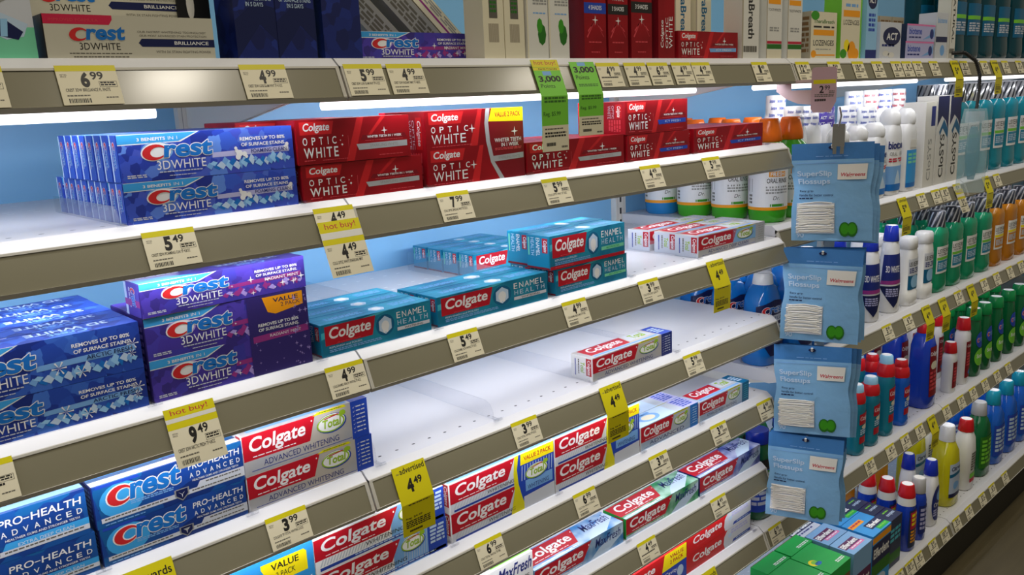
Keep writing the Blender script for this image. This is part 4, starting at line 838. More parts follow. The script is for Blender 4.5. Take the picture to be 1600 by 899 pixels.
up('hi1', .883, Y, 'upright red box with blue band', 'upright red boxes'); up('hi2', .932, Y, 'upright red box with dark band and express wording', 'upright red boxes'); up('hi3', .982, Y, 'upright red box with a bright star burst', 'upright red boxes')
upright('hidark', .03, .03, .12, 'owdark', lambda F: F.bars(.1, .1, .9, .9, 'cred', 1, 3, 6)); up('hidark', .880, Y+.05, 'dark red box half hidden beside the cream boxes', 'upright red boxes')
def owv(F): G = F.sub(.1, .04, .95, .62, 90); G.text('Colgate', .1, .7, .55, .95, 'white', 1, .01, .16); G.text('OPTIC', .1, .42, .6, .6, 'white', 1); G.text('WHITE', .1, .1, .62, .36, 'white', 1)
upright('owv', .0395, .035, .15, 'owfoil', owv, endmat='owdark'); up('owv', 1.0445, Y, 'red carton standing on end with lettering running upward', 'upright red boxes')
put('owpale', 1.0975, Y+.003, dk, 'red carton with pale blue bar lying on the top shelf', 'red blue bar cartons').scale = (.80, 1, 1.05)
def tbv(txt, ink, sz=(.25, .8)):
    def f(F): F.rect(0, 0, .08, 1, 'tan', 1); G = F.sub(.2, .18, .85, 1, -90); G.text(txt, .05, sz[0], .95, sz[1], ink, 1, .02); F.bars(.1, .03, .9, .14, 'microink', 1, 9)
    return f
upright('tbv1', .052, .035, .145, 'offwhite', tbv('TheraBreath', 'ink')); up('tbv1', 1.2705, Y+.002, 'white box with black lettering running down, in front', 'white lettered boxes')
upright('tbv2', .045, .035, .15, 'cream', tbv('TheraBreath', 'tealdark'))
for i, xx in enumerate((1.13, 1.20, 1.26)): up('tbv2', xx, Y+.085, 'cream box with teal lettering running down, %s of three behind' % ['left', 'middle', 'right'][i], 'white lettered boxes')
def tp(F): F.rect(.1, .62, .9, .68, 'orange', 1); F.text('TOOTHPASTE', .1, .54, .9, .57, 'ink', 1); F.rect(.0, .17, 1, .20, 'hotred', 1); F.rect(0, .11, 1, .165, 'leafdark', 1); F.rect(0, .0, 1, .1, 'cream', 1); F.bars(.2, .3, .8, .36, 'grey', 1, 3, 2); F.rect(0, 0, .05, 1, 'tan', 2)
upright('tp', .050, .035, .145, 'offwhite', tp)
for i, xx in enumerate((1.343, 1.412)): up('tp', xx, Y, 'white box with orange and green bands, %s of two' % ['left', 'right'][i], 'orange and green boxes')
def loz(F): F.text('TheraBreath', .1, .76, .9, .84, 'leafdark', 1, .01); F.bars(.1, .64, .9, .7, 'ink', 1, 3, 1); F.rect(.1, .5, .9, .62, 'orange', 1); F.text('LOZENGES', .1, .28, .9, .40, 'ink', 1, .01); F.bars(.2, .18, .8, .21, 'grey', 1, 5); F.rect(.05, .06, .95, .09, 'orange', 1); F.disc(.12, .1, .1, .08, 'orange', 2, 12); F.disc(.15, .92, .16, .1, 'leaf', 2, 10)
upright('loz', .098, .04, .083, 'cream', loz, lambda F: F.bars(.1, .1, .9, .9, 'brown', 1, 2, 7), endmat='tan'); up('loz', 1.499, Y+.002, 'short cream lozenge box with orange words', 'lozenge boxes')
def loz2(F): F.rect(0, .86, 1, 1, 'lgreen', 0); F.bars(.2, .62, .8, .68, 'iceblue', 1, 3); F.rect(.1, .52, .9, .6, 'orange', 1); F.text('LOZENGES', .12, .42, .88, .48, 'ink', 1); F.disc(.55, .1, .2, .12, 'orange', 1, 14); F.disc(.3, .16, .14, .08, 'pyellow', 1, 12); F.disc(.75, .06, .16, .07, 'orange', 2, 12); F.disc(.15, .06, .16, .06, 'leaf', 2, 10); F.rect(.93, 0, 1, 1, 'lgreen', 1)
upright('loz2', .085, .035, .15, 'cream', loz2, endmat='lgreen'); up('loz2', 1.614, Y+.002, 'tall cream lozenge pack with orange fruit print', 'lozenge boxes')
upright('brownback', .10, .03, .16, 'tan', lambda F: F.bars(.1, .2, .9, .9, 'brown', 1, 6, 8)); up('brownback', 1.52, Y+.09, 'brown box standing behind the short lozenge box', 'lozenge boxes')
def act(F): F.disc(.5, .8, .42, .12, 'deepnavy', 1); F.text('ACT', .22, .76, .8, .84, 'white', 2, .02, .1); F.bars(.2, .35, .8, .62, 'royal', 1, 3, 4); F.rect(0, 0, 1, .12, 'navy', 1)
upright('act', .048, .035, .14, 'ltblue', act); up('act', 1.716, Y, 'narrow pale blue box with dark round emblem', 'pale blue packs')
def actbag(F): F.disc(.55, .62, .42, .26, 'deepnavy', 1); F.text('ACT', .3, .52, .82, .72, 'white', 2, .02, .1); F.bars(.1, .3, .7, .4, 'navy', 1, 4); F.disc(.3, .14, .16, .08, 'offwhite', 2, 10); F.disc(.55, .1, .16, .08, 'offwhite', 2, 10)
upright('actbag', .10, .03, .072, 'palegrey', actbag); up('actbag', 1.785, Y+.002, 'short pale pack with dark round emblem', 'pale blue packs')
def bio(F): F.rect(0, .9, 1, 1, 'pink', 1); F.text('biotene', .08, .4, .52, .8, 'royal', 1, .02); F.bars(.08, .14, .5, .28, 'navy', 1, 4); F.poly([(.55, .1), (.8, .4), (.98, .85), (.98, .3)], 'iceblue', 1); F.disc(.88, .45, .07, .3, 'navy', 2)
carton('biobox', .15, .045, .036, 'lavender', bio, None, None, endmat='effnavy')
put('biobox', 1.905, Y, dk, 'pale pink rimmed gel box lying down, lower one', 'pale gel boxes', cat='box'); put('biobox', 1.909, Y, dk+.0363, 'pale pink rimmed gel box lying down, upper one', 'pale gel boxes', cat='box')
def tanb(F): F.bars(.1, .75, .9, .92, 'brown', 1, 3, 3); F.ring(.5, .4, .4, .2, .04, .03, 'brown', 1); F.bars(.3, .35, .7, .42, 'brown', 2, 2)
upright('tanb', .062, .04, .1, 'tan', tanb)
for i in range(3): up('tanb', 1.93+.068*i, Y+.10, 'tan box with round drawing, %s of three behind the gel boxes' % ['left', 'middle', 'right'][i], 'tan boxes')
upright('dryb', .065, .04, .10, 'palegrey', lambda F: (F.text('biotene', .1, .78, .9, .9, 'iceblue', 1, .02), F.rect(0, .36, 1, .48, 'deepnavy', 1), F.disc(.6, .18, .2, .12, 'iceblue', 1))); up('dryb', 2.066, Y, 'pale grey upright box with navy band beside the gel boxes', 'pale gel boxes')
upright('nara', .035, .03, .16, 'offwhite', tbv('NATURAL', 'ink')); up('nara', 2.145, Y, 'slim white box left of the dark teal bottles', 'white lettered boxes')
# ================================================================== bottles
BOT = {}
def ringat(rx, ry, z, n=28, p=2.6, cx=0, cy=0):
    out = []
    for i in range(n):
        a = 2*math.pi*i/n; c, s_ = math.cos(a), math.sin(a)
        out.append((cx+rx*math.copysign(abs(c)**(2/p), c), cy+ry*math.copysign(abs(s_)**(2/p), s_), z))
    return out
def surf(prof, p):
    """point on the bottle wall at angle a and height z"""
    def f(a, z, l):
        for (z0, x0, y0), (z1, x1, y1) in zip(prof, prof[1:]):
            if z0 <= z <= z1 or (z1, x1, y1) == prof[-1]:
                t = 0 if z1 == z0 else max(0, min(1, (z-z0)/(z1-z0))); rx = x0+(x1-x0)*t+l; ry = y0+(y1-y0)*t+l; break
        c, s_ = math.cos(a), math.sin(a)
        return (rx*math.copysign(abs(c)**(2/p), c), ry*math.copysign(abs(s_)**(2/p), s_), z)
    return f
class LabFr(Fr):
    def __init__(s, mb, f, a0, a1, z0, z1): s.mb = mb; s.f = f; s.a = (a0, a1); s.z = (z0, z1); s.w = abs(a1-a0)*.03; s.h = z1-z0; s.lay = 2
    def pt(s, x, y, l): return s.f(s.a[0]+(s.a[1]-s.a[0])*x, s.z[0]+(s.z[1]-s.z[0])*y, .0007+(l+s.lay)*.00006)
    def rect(s, x0, y0, x1, y1, key, l=0, n=8):
        n = max(1, int(abs(x1-x0)*22))
        for j in range(3):
            b0 = y0+(y1-y0)*j/3; b1 = y0+(y1-y0)*(j+1)/3
            for i in range(n):
                a = x0+(x1-x0)*i/n; c = x0+(x1-x0)*(i+1)/n
                s.mb.add([s.pt(a, b0, l), s.pt(c, b0, l), s.pt(c, b1, l), s.pt(a, b1, l)], [(0, 1, 2, 3)], key, True)
    def poly(s, pts, key, l=0):
        def clip(ps, x, keep):
            out = []
            for (ax, ay), (bx, by) in zip(ps, ps[1:]+ps[:1]):
                ia, ib = (ax >= x) == keep, (bx >= x) == keep
                if ia: out.append((ax, ay))
                if ia != ib: t = (x-ax)/(bx-ax); out.append((x, ay+(by-ay)*t))
            return out
        xa = min(p[0] for p in pts); xb = max(p[0] for p in pts); n = max(1, int((xb-xa)*22))
        rows_ = max(1, int((max(p[1] for p in pts)-min(p[1] for p in pts))*5))
        ya = min(p[1] for p in pts); yb = max(p[1] for p in pts)
        for i in range(n):
            q = clip(clip(list(pts), xa+(xb-xa)*i/n, True), xa+(xb-xa)*(i+1)/n, False) if n > 1 else list(pts)
            for j in range(rows_):
                w = [(b_, a_) for a_, b_ in q]
                if rows_ > 1: w = clip(clip(w, ya+(yb-ya)*j/rows_, True), ya+(yb-ya)*(j+1)/rows_, False)
                if len(w) > 2: s.mb.add([s.pt(x, y, l) for y, x in w], [tuple(range(len(w)))], key, True)
    def sub(s, x0, y0, x1, y1, rot=0):
        A = lambda x: s.a[0]+(s.a[1]-s.a[0])*x; Z = lambda y: s.z[0]+(s.z[1]-s.z[0])*y
        if rot == 0: return LabFr(s.mb, s.f, A(x0), A(x1), Z(y0), Z(y1))
        o = LabFr(s.mb, s.f, A(x0), A(x1), Z(y0), Z(y1)); o.w, o.h = o.h, o.w
        o.pt = lambda x, y, l: s.f(A(x1)-(A(x1)-A(x0))*y, Z(y0)+(Z(y1)-Z(y0))*x, .0007+(l+s.lay)*.00006)
        return o
def bottle(kind, prof, p, body, cap, label=None, band=None, a=(math.pi*1.18, math.pi*1.82), lz=None, lab='white', labf=None):
    mb = MB(); mb.loft([ringat(x, y, z, p=p) for z, x, y in prof], body); me = mb.mesh('bottle')
    parts = []
    if cap:
        c = MB(); c.loft([ringat(x, y, z, p=cap.get('p', 2)) for z, x, y in cap['prof']], cap['key'])
        if cap.get('ribs'):
            z0, r0 = cap['prof'][0][0], cap['prof'][0][1]; z1, r1 = cap['prof'][-2][0], cap['prof'][-2][1]
            for i in range(24):
                t = 2*math.pi*i/24; dx = .0006
                c.add([(r0*math.cos(t-.05)*1.02, r0*math.sin(t-.05)*1.02, z0), (r0*math.cos(t+.05)*1.02, r0*math.sin(t+.05)*1.02, z0), (r1*math.cos(t+.05)*1.02, r1*math.sin(t+.05)*1.02, z1), (r1*math.cos(t-.05)*1.02, r1*math.sin(t-.05)*1.02, z1)], [(0, 1, 2, 3)], cap['key'])
        if cap.get('top'):
            z, x, y = cap['prof'][-1]; c.add([(q[0]*.86, q[1]*.86, z+.0004) for q in ringat(x, y, z, p=2)], [tuple(range(28))], cap['top'])
        parts.append(('cap', c.mesh('cap')))
    if band:
        c = MB(); c.loft([ringat(x, y, z, p=band.get('p', 2)) for z, x, y in band['prof']], band['key'], cap=False)
        if band.get('stripes'):
            q = band['prof']; f = surf(q, 2); dz = q[-2][0]-q[0][0]
            for i in range(11):
                t = 2*math.pi*i/11
                for q_ in range(5):
                    u0, u1 = .04+.92*q_/5, .04+.92*(q_+1)/5
                    c.add([f(t+.7*u0, q[0][0]+dz*u0, .0006), f(t+.7*u0+.2, q[0][0]+dz*u0, .0006), f(t+.7*u1+.2, q[0][0]+dz*u1, .0006), f(t+.7*u1, q[0][0]+dz*u1, .0006)], [(0, 1, 2, 3)], band['stripes'], True)
        if band.get('print'):
            q = band['prof']; f = surf(q, 2); F = LabFr(c, f, math.pi*.95, math.pi*1.95, q[0][0], q[-1][0])
            for i in range(3):
                for j in range(4):
                    F.text(band['print'], .02+.25*j+.06*(i % 2), .08+.3*i, .20+.25*j+.06*(i % 2), .24+.3*i, band['pink'], 1, .02, .2)
        parts.append(('neck_band', c.mesh('neck_band')))
    if labf:
        c = MB(); f = surf(prof, p); F = LabFr(c, f, a[0], a[1], *lz)
        if lab: F.rect(0, 0, 1, 1, lab, -1)
        labf(F); parts.append(('label', c.mesh('label')))
    BOT[kind] = (me, parts, max(y for z, x, y in prof))
def stand(kind, x, y, z, label, group, name='mouthwash_bottle', cat='bottle', rz=0, sc=1.):
    me, parts, _ = BOT[kind]
    o = empty(name, (x, y, z), label, cat, group, rz); o.scale = (1, 1, sc)
    b_ = bpy.data.objects.new('body', me); COL.objects.link(b_); b_.parent = o
    for n, pm in parts:
        q = bpy.data.objects.new(n, pm); COL.objects.link(q); q.parent = o
    return o
def column_(kind, s, x, n, desc, group, y=None, dy=.075, sc=1.):
    me, parts, ry = BOT[kind]
    y0 = (frontY(s)+ry+.002) if y is None else y
    dy = max(dy, 2*ry+.004)
    for i in range(n):
        stand(kind, x, y0+dy*i, deck(s), desc if i == 0 else '%s, %s in its line' % (desc, ORD[i]), group, sc=sc)
def capp(z, r0, r1, h, key, top=None, ribs=False, p=2, e=.0025): return dict(prof=[(z, r0, r0), (z+.001, r0*1.02, r0*1.02), (z+h-e, r1, r1), (z+h, r1-.0018, r1-.0018)], key=key, top=top, ribs=ribs, p=p)
# oral rinse: fat green bottle, white wrap, orange dome cap
def tbl(F):
    F.rect(0, .0, 1, .06, 'orange', 0); F.rect(.04, .0, .1, 1, 'pinkstripe', 0); F.rect(.12, .35, .2, .6, 'microink', 0)
    F.bars(.13, .1, .2, .3, 'microink', 1, 2, 3)
    F.text('TheraBreath', .4, .84, .78, .92, 'ink', 1, .02); F.rect(.46, .64, .72, .74, 'orange', 1); F.text('FRESH', .48, .655, .70, .725, 'white', 2, .02); F.text('ORAL RINSE', .43, .52, .76, .61, 'ink', 1, .01)
    F.bars(.42, .3, .78, .46, 'grey', 1, 6, 3); F.rect(.48, .07, .7, .12, 'leaf', 1); F.disc(.36, .86, .07, .07, 'leaf', 1, 12); F.text('Dr.', .52, .2, .62, .27, 'ink', 1, 0, .2)
tp_ = [(0, .030, .030), (.004, .0345, .0345), (.02, .0355, .0355), (.128, .0355, .0355), (.142, .030, .030), (.152, .02, .02), (.158, .018, .018)]
for k_, b_ in (('tb', 'tbgreen'), ('tbb', 'tbblue')):
    bottle(k_, tp_, 2, b_, dict(prof=[(.150, .022, .022), (.152, .0245, .0245), (.166, .0235, .0235), (.188, .0185, .0185), (.193, .0165, .0165), (.1935, .001, .001)], key='orangecap'), a=(math.pi*.66, math.pi*1.8), lz=(.024, .122), labf=tbl)
def lislab(c1, txt2):
    def f(F):
        F.text('LISTERINE', .06, .74, .94, .9, 'ink', 1, .012); F.text(txt2, .12, .64, .88, .71, 'ink', 1); F.rect(.04, .5, .96, .6, 'lgreen' if c1 != 'amber' else 'pyellow', 1); F.rect(.08, .08, .92, .48, c1, 1); F.bars(.15, .15, .85, .4, 'paleblue', 2, 4, 4)
    return f
lp = [(0, .033, .021), (.004, .037, .0245), (.02, .038, .0255), (.045, .0365, .024), (.125, .0375, .025), (.148, .038, .0255), (.160, .034, .023), (.168, .020, .018), (.176, .0155, .0155)]
for k_, b_, c_, t_ in (('lteal', 'tealliquid', 'teal', 'COOL MINT'), ('lgreenb', 'greenliquid', 'teal', 'FRESHBURST'), ('lamber', 'amberliquid', 'amber', 'ORIGINAL')):
    bottle(k_, lp, 3.2, b_, capp(.176, .0155, .0150, .030, 'darkwrap'), band=dict(prof=[(.166, .0225, .0205), (.176, .0215, .0200), (.207, .0195, .0190), (.2075, .001, .001)], key='silverwrap' if k_ == 'lteal' else 'darkwrap', stripes='darkwrap' if k_ == 'lteal' else 'silverwrap'), lz=(.05, .12), labf=lislab(c_, t_), a=(math.pi*1.2, math.pi*1.8))
lpb = [(z*1.16, x*1.06, y*1.06) for z, x, y in lp]
bottle('ltealbig', lpb, 3.2, 'tealliquid', capp(.204, .0170, .0165, .032, 'darkwrap'), band=dict(prof=[(.193, .0245, .0225), (.204, .0235, .0220), (.239, .0215, .0210), (.2395, .001, .001)], key='silverwrap', stripes='darkwrap'), lz=(.06, .14), labf=lislab('teal', 'COOL MINT'), a=(math.pi*1.2, math.pi*1.8))
bottle('topteal', [(z*1.1, x*1.1, y*1.1) for z, x, y in lp], 3.2, 'oilteal', capp(.1936, .017, .0165, .03, 'blackcap'), lz=(.055, .13), labf=lambda F: (F.rect(.0, .5, 1, .62, 'lgreen', 1), F.bars(.1, .1, .9, .4, 'microwhite', 1, 4, 4)), lab='tealdark')
# dry mouth rinse: white flask, printed shrink band, flip cap
def biolab(F): F.text('biotene', .08, .74, .92, .88, 'navy', 1, .03); F.text('ORAL RINSE', .15, .62, .85, .69, 'grey', 1); F.rect(0, .0, 1, .44, 'iceblue', 1); F.rect(.0, .0, 1, .12, 'crestblue', 2); F.bars(.12, .5, .88, .58, 'hotred', 1, 4, 2); F.poly([(.4, .12), (.5, .38), (.6, .12)], 'paleblue', 2); F.poly([(.62, .12), (.7, .3), (.8, .12)], 'white', 2)
bp_ = [(0, .026, .019), (.004, .030, .0215), (.02, .031, .022), (.13, .031, .022), (.148, .026, .0205), (.156, .019, .019)]
fc = dict(prof=[(.155, .0205, .0205), (.158, .0215, .0215), (.172, .0215, .0215), (.183, .020, .0165), (.190, .014, .010)], key='glosswhite', p=2.4)
bottle('bio', bp_, 3, 'glosswhite', fc, lz=(.01, .135), labf=biolab, lab=None, a=(math.pi*1.06, math.pi*1.94))
bottle('bio2', bp_, 3, 'glosswhite', fc, lz=(.01, .14), labf=lambda F: (F.rect(.1, .08, .9, .66, 'effb2', 1), F.bars(.2, .4, .8, .6, 'mint', 2, 3, 3), F.rect(.3, .7, .7, .84, 'offwhite', 1), F.rect(.1, .0, .9, .08, 'crestblue', 2)), lab=None)
for k_, kc, pk in (('biow', 'glosswhite', 'royal'), ('biop', 'glosswhite', 'hotred'), ('biov', 'purple', 'white')):
    bottle(k_, bp_, 3, 'glosswhite', None, band=dict(prof=[(.15, .0225, .0215), (.158, .0205, .0205), (.188, .0195, .0195), (.1885, .001, .001)], key=kc, **{'print': 'ACT' if k_ == 'biov' else 'biotene'}, pink=pk), lz=(.01, .135), labf=biolab, lab=None)
# whitening rinse: white, pointed purple label, blue cap
wp = [(0, .021, .019), (.004, .025, .0225), (.05, .0255, .023), (.11, .022, .0205), (.14, .0185, .018), (.150, .0150, .0150)]
def wlab(F):
    F.poly([(.1, .98), (.9, 1), (.95, .52), (.05, .5)], 'navy', 1); F.poly([(.05, .5), (.95, .52), (.95, .45), (.02, .43)], 'magenta', 1); F.text('3D WHITE', .2, .66, .85, .78, 'white', 2, .02)
    F.poly([(0, .4), (.97, .42), (.8, .1), (.6, 0), (.3, .16)], 'deepnavy', 1); F.bars(.25, .2, .8, .36, 'lavender', 2, 4, 4)
bottle('white3d', wp, 2.4, 'glosswhite', capp(.150, .0175, .0145, .032, 'bluecap', 'white'), lz=(.012, .125), labf=wlab, lab=None, a=(math.pi*.86, math.pi*1.62))
# zero alcohol: white oblong flask
zp = [(0, .026, .019), (.003, .029, .021), (.032, .029, .021), (.034, .0265, .019), (.12, .0265, .019), (.134, .0225, .018), (.138, .021, .017)]
bottle('zero', zp, 3.4, 'glosswhite', dict(prof=[(.138, .0225, .0185), (.139, .024, .0195), (.162, .023, .0185), (.166, .0195, .016)], key='glosswhite', p=3), lz=(.04, .115), labf=lambda F: (F.rect(0, .45, 1, 1, 'palegrey', 0), F.text('LISTERINE', .06, .76, .94, .9, 'ink', 1, .02), F.rect(0, .0, 1, .46, 'tealdark', 1), F.bars(.1, .52, .9, .7, 'navy', 1, 4, 3), F.disc(.5, .25, .25, .2, 'ltblue', 2)), lab='silver')
# blue oral rinse, wide flask with navy label
cp = [(0, .036, .028), (.004, .041, .032), (.03, .042, .033), (.09, .040, .031), (.13, .036, .029), (.15, .026, .024), (.158, .018, .018)]
def crl(F):
    F.poly([(.06, .9), (.5, 1), (.94, .9), (.95, .4), (.6, .0), (.4, .0), (.05, .45)], 'deepnavy', 0); F.poly([(.02, .72), (.98, .74), (.98, .62), (.02, .6)], 'palegrey', 1); F.text('WITH FLUORIDE', .3, .64, .8, .7, 'navy', 2, .01); crest_logo(F, .2, .76, .8, .9, 1)
    F.bars(.2, .2, .8, .55, 'paleblue', 2, 4, 5)
bottle('crestblue', cp, 2.8, 'crestrinse', capp(.158, .020, .0175, .022, 'glosswhite', 'white'), lz=(.02, .13), labf=crl, lab=None, a=(math.pi*1.0, math.pi*1.95))
bottle('scopedark', cp, 2.8, 'scopegreen', capp(.158, .024, .023, .026, 'bluecap'), lz=(.02, .13), labf=lambda F: (F.rect(0, 0, 1, 1, 'royal', 0), F.rect(0, .62, 1, .78, 'leaf', 1), F.rect(0, .8, 1, 1, 'ink', 1), F.bars(.1, .1, .9, .5, 'microwhite', 2, 4, 4), F.bars(.2, .66, .8, .74, 'white', 2, 4)), lab='royal', a=(math.pi*1.0, math.pi*1.95))
# toothpaste brand rinse with red collar
rp = [(0, .021, .018), (.003, .0245, .0205), (.016, .0245, .0205), (.02, .023, .0195), (.11, .0235, .020), (.124, .022, .0195), (.132, .019, .018)]
def rl(F): F.poly([(.05, .62), (.95, .62), (.95, .98), (.05, .92)], 'cred', 1); F.text('Colgate', .1, .7, .9, .86, 'white', 2, .02, .1); F.disc(.55, .54, .3, .07, 'cream', 2); F.rect(.1, .06, .9, .26, 'cred', 1); F.bars(.15, .3, .85, .48, 'paleblue', 1, 4, 3)
for k_, b_, c_ in (('rteal', 'rinseteal', 'ltbluecap'), ('rblue', 'blueliquid', 'redcap')):
    bottle(k_, rp, 2.8, b_, capp(.152, .0165, .0150, .020, c_, 'white'), band=dict(prof=[(.128, .0225, .0205), (.135, .0225, .0215), (.15, .0195, .0195), (.155, .0165, .0165)], key='redcap'), lz=(.025, .11), labf=rl, lab=None, a=(math.pi*1.28, math.pi*1.9))
gp = [(0, .034, .027), (.004, .039, .031), (.03, .040, .032), (.1, .037, .0295), (.15, .033, .028), (.172, .024, .023), (.18, .017, .017)]
bottle('rbig', gp, 3, 'deepblueliquid', capp(.180, .0185, .0165, .026, 'redcap', 'white'), lz=(.03, .15), labf=lambda F: (F.rect(.5, .0, 1, 1, 'owdark', 0), F.text('Colgate', .52, .8, .98, .9, 'white', 1, .02, .1), F.disc(.75, .62, .16, .08, 'cream', 1), F.bars(.55, .1, .95, .5, 'softred', 1, 3, 5)), lab=None, a=(math.pi*1.02, math.pi*1.67))
op = [(0, .021, .018), (.003, .0235, .0195), (.11, .0235, .0195), (.128, .0225, .0190), (.14, .016, .016)]
bottle('owr', op, 2.8, 'glosswhite', capp(.140, .0195, .0165, .03, 'redcap', 'white'), lz=(.018, .112), labf=lambda F: (F.text('Colgate', .1, .82, .9, .92, 'white', 1, .02, .1), F.bars(.15, .3, .85, .7, 'softred', 1, 3, 5), F.disc(.6, .14, .25, .08, 'crestblue', 1)), lab='owdark', a=(math.pi*1.3, math.pi*1.85))
bottle('owrs', [(z*.82, x*.9, y*.9) for z, x, y in op], 2.8, 'glosswhite', capp(.115, .0175, .015, .03, 'redcap', 'white'), lz=(.015, .09), labf=lambda F: F.bars(.15, .2, .85, .8, 'softred', 1, 3, 5), lab='owdark', a=(math.pi*1.3, math.pi*1.85))
sp_ = [(0, .026, .022), (.004, .030, .025), (.06, .030, .025), (.12, .025, .022), (.16, .02, .019), (.17, .017, .017)]
bottle('scope', sp_, 2.6, 'scopegreen', capp(.170, .0215, .019, .034, 'greencap', 'white'), lz=(.02, .15), labf=lambda F: (F.disc(.5, .7, .4, .18, 'royal', 1), crest_logo(F, .2, .66, .8, .76, 2), F.disc(.5, .3, .45, .2, 'lgreen', 1), F.text('Scope', .2, .26, .8, .38, 'white', 2, .02, .1)), lab=None)
# bottom shelf
bpz = [(0, .023, .020), (.004, .0265, .023), (.10, .0265, .023), (.122, .0235, .021), (.135, .0185, .0185)]
bottle('redblue', bpz, 2.6, 'deepblueliquid', dict(prof=[(.146, .0205, .0205), (.152, .0215, .0215), (.160, .0195, .0195), (.176, .0172, .0172), (.180, .0155, .0155)], key='redcap', top='white'), band=dict(prof=[(.126, .0238, .0230), (.136, .0222, .0220), (.148, .0200, .0200)], key='offwhite'), lz=(.012, .115), labf=lambda F: (F.rect(.1, .5, .9, .95, 'hotred', 1), F.bars(.2, .55, .8, .9, 'pyellow', 2, 3, 3), F.bars(.15, .1, .85, .45, 'orange', 1, 3, 4)), lab='effnavy', a=(math.pi*1.25, math.pi*1.85))
bottle('greycap', [(0, .019, .018), (.004, .0215, .0205), (.11, .0215, .0205), (.126, .018, .018), (.132, .015, .015)], 2.2, 'deepblueliquid', capp(.132, .0175, .0165, .040, 'greycap', 'offwhite'), lz=(.02, .1), labf=lambda F: F.bars(.1, .1, .9, .9, 'lavender', 1, 3, 5), lab='navy')
bottle('kids', [(0, .022, .017), (.004, .026, .020), (.07, .0265, .0205), (.115, .024, .02), (.14, .017, .017), (.146, .0145, .0145)], 2.8, 'glosswhite', capp(.146, .0185, .0145, .042, 'bluecap', 'white'), lz=(.012, .12), labf=lambda F: (F.disc(.5, .5, .46, .48, 'navy', 0), F.disc(.6, .7, .22, .16, 'iceblue', 1), F.text('Crest', .2, .42, .8, .54, 'white', 1, .02), F.bars(.2, .15, .8, .35, 'lavender', 1, 3, 3)), lab=None, a=(math.pi*1.2, math.pi*1.9))
yp = [(0, .038, .030), (.004, .044, .035), (.04, .0445, .0355), (.12, .042, .034), (.16, .036, .031), (.18, .024, .024), (.19, .019, .019)]
bottle('citrus', yp, 2.8, 'yellowliquid', capp(.190, .022, .0195, .045, 'glosswhite', 'white', True), lz=(.03, .13), labf=lambda F: (F.text('Citrus', .12, .8, .88, .92, 'deepnavy', 1, .02, .1), F.poly([(0, .6), (1, .66), (1, .76), (0, .7)], 'tealdark', 1), F.rect(0, .12, 1, .56, 'silverblue', 1), F.rect(0, 0, 1, .12, 'deepnavy', 1), F.disc(.5, .35, .2, .12, 'iceblue', 2)), lab='silverblue', a=(math.pi*1.24, math.pi*1.66))
bottle('amberjug', yp, 2.8, 'amberliquid', capp(.190, .022, .0195, .045, 'glosswhite', 'white', True))
bottle('whitered', [(0, .028, .023), (.004, .033, .027), (.12, .0335, .0275), (.16, .028, .025), (.18, .018, .018)], 2.8, 'glosswhite', capp(.180, .0215, .018, .036, 'redcap', 'white', True), lz=(.015, .13), labf=lambda F: (F.rect(.1, .1, .9, .2, 'hotred', 1), F.rect(.1, .22, .9, .34, 'lgreen', 1), F.bars(.15, .4, .85, .9, 'microink', 1, 3, 7)), lab=None, a=(math.pi*1.3, math.pi*1.9))
bottle('dkgreen', yp, 2.8, 'scopegreen', capp(.190, .022, .0195, .04, 'greycap'), lz=(.03, .13), labf=lambda F: F.bars(.1, .1, .9, .9, 'lgreen', 1, 3, 6), lab='leafdark')
bottle('bluejug', yp, 2.8, 'blueliquid', capp(.190, .022, .0195, .045, 'tealcap', 'white'), lz=(.03, .13), labf=lambda F: F.bars(.1, .1, .9, .9, 'paleblue', 1, 3, 6), lab='royal')

# ---- where they stand
G1 = 'green oral rinse bottles'
for c_, xx in enumerate((1.459, 1.538)):
    for i in range(4):
        b_ = 'tbb' if (i == 3 and c_ == 0) else 'tb'
        stand(b_, xx, .853+.083*i, deck('a'), 'orange capped oral rinse bottle, %s of the %s line' % (ORD[i], ['left', 'right'][c_]), G1)
D_ = {'biow': 'white bottle with blue printed neck wrap', 'biop': 'white bottle with red printed neck wrap', 'biov': 'white bottle with violet neck wrap', 'bio': 'white flip cap rinse bottle', 'bio2': 'white rinse bottle with wide blue panel'}
for k_, xx, yy, sc_, pl in (('biow', 1.640, .945, 1.24, 'tall one behind the orange caps'), ('biow', 1.950, .925, 1.24, 'tall one right of the hanging sign'), ('biop', 2.030, .925, 1.24, 'first tall one right of the sign'), ('biow', 2.105, .925, 1.24, 'between the two red wrapped ones'), ('biop', 2.185, .925, 1.24, 'nearest the tall white cartons'),
    ('biow', 1.612, .888, 1.12, 'directly right of the orange caps'), ('biow', 1.674, .888, 1.11, 'second right of the orange caps'), ('biov', 1.738, .886, 1.09, 'under the hanging sign'), ('biow', 1.835, .884, 1.08, 'right of the spring clip'), ('biow', 1.930, .884, 1.05, 'above the first flip cap'),
    ('bio', 1.700, .836, .85, 'behind the topmost bag, left'), ('bio', 1.785, .836, .86, 'behind the topmost bag, middle'), ('bio', 1.868, .836, .87, 'behind the topmost bag, right'), ('bio', 1.946, .836, 1.01, 'right of the bags, blue print at its base'), ('bio2', 2.028, .836, 1.0, 'left of the white cartons')):
    stand(k_, xx, yy, deck('a'), D_[k_]+', '+pl, 'white rinse bottles', sc=sc_)
def clos(F):
    F.poly([(0, 1), (1, 1), (1, .62), (.75, .72), (.4, .78), (0, .66)], 'deepnavy', 1); F.poly([(.2, .6), (.6, .74), (1, .62), (1, .52), (.5, .64), (.3, .56)], 'tealdark', 2); G = F.sub(.28, .05, .78, .6, 90); G.text('CloSYS', .05, .1, .95, .9, 'ink', 1, .02)
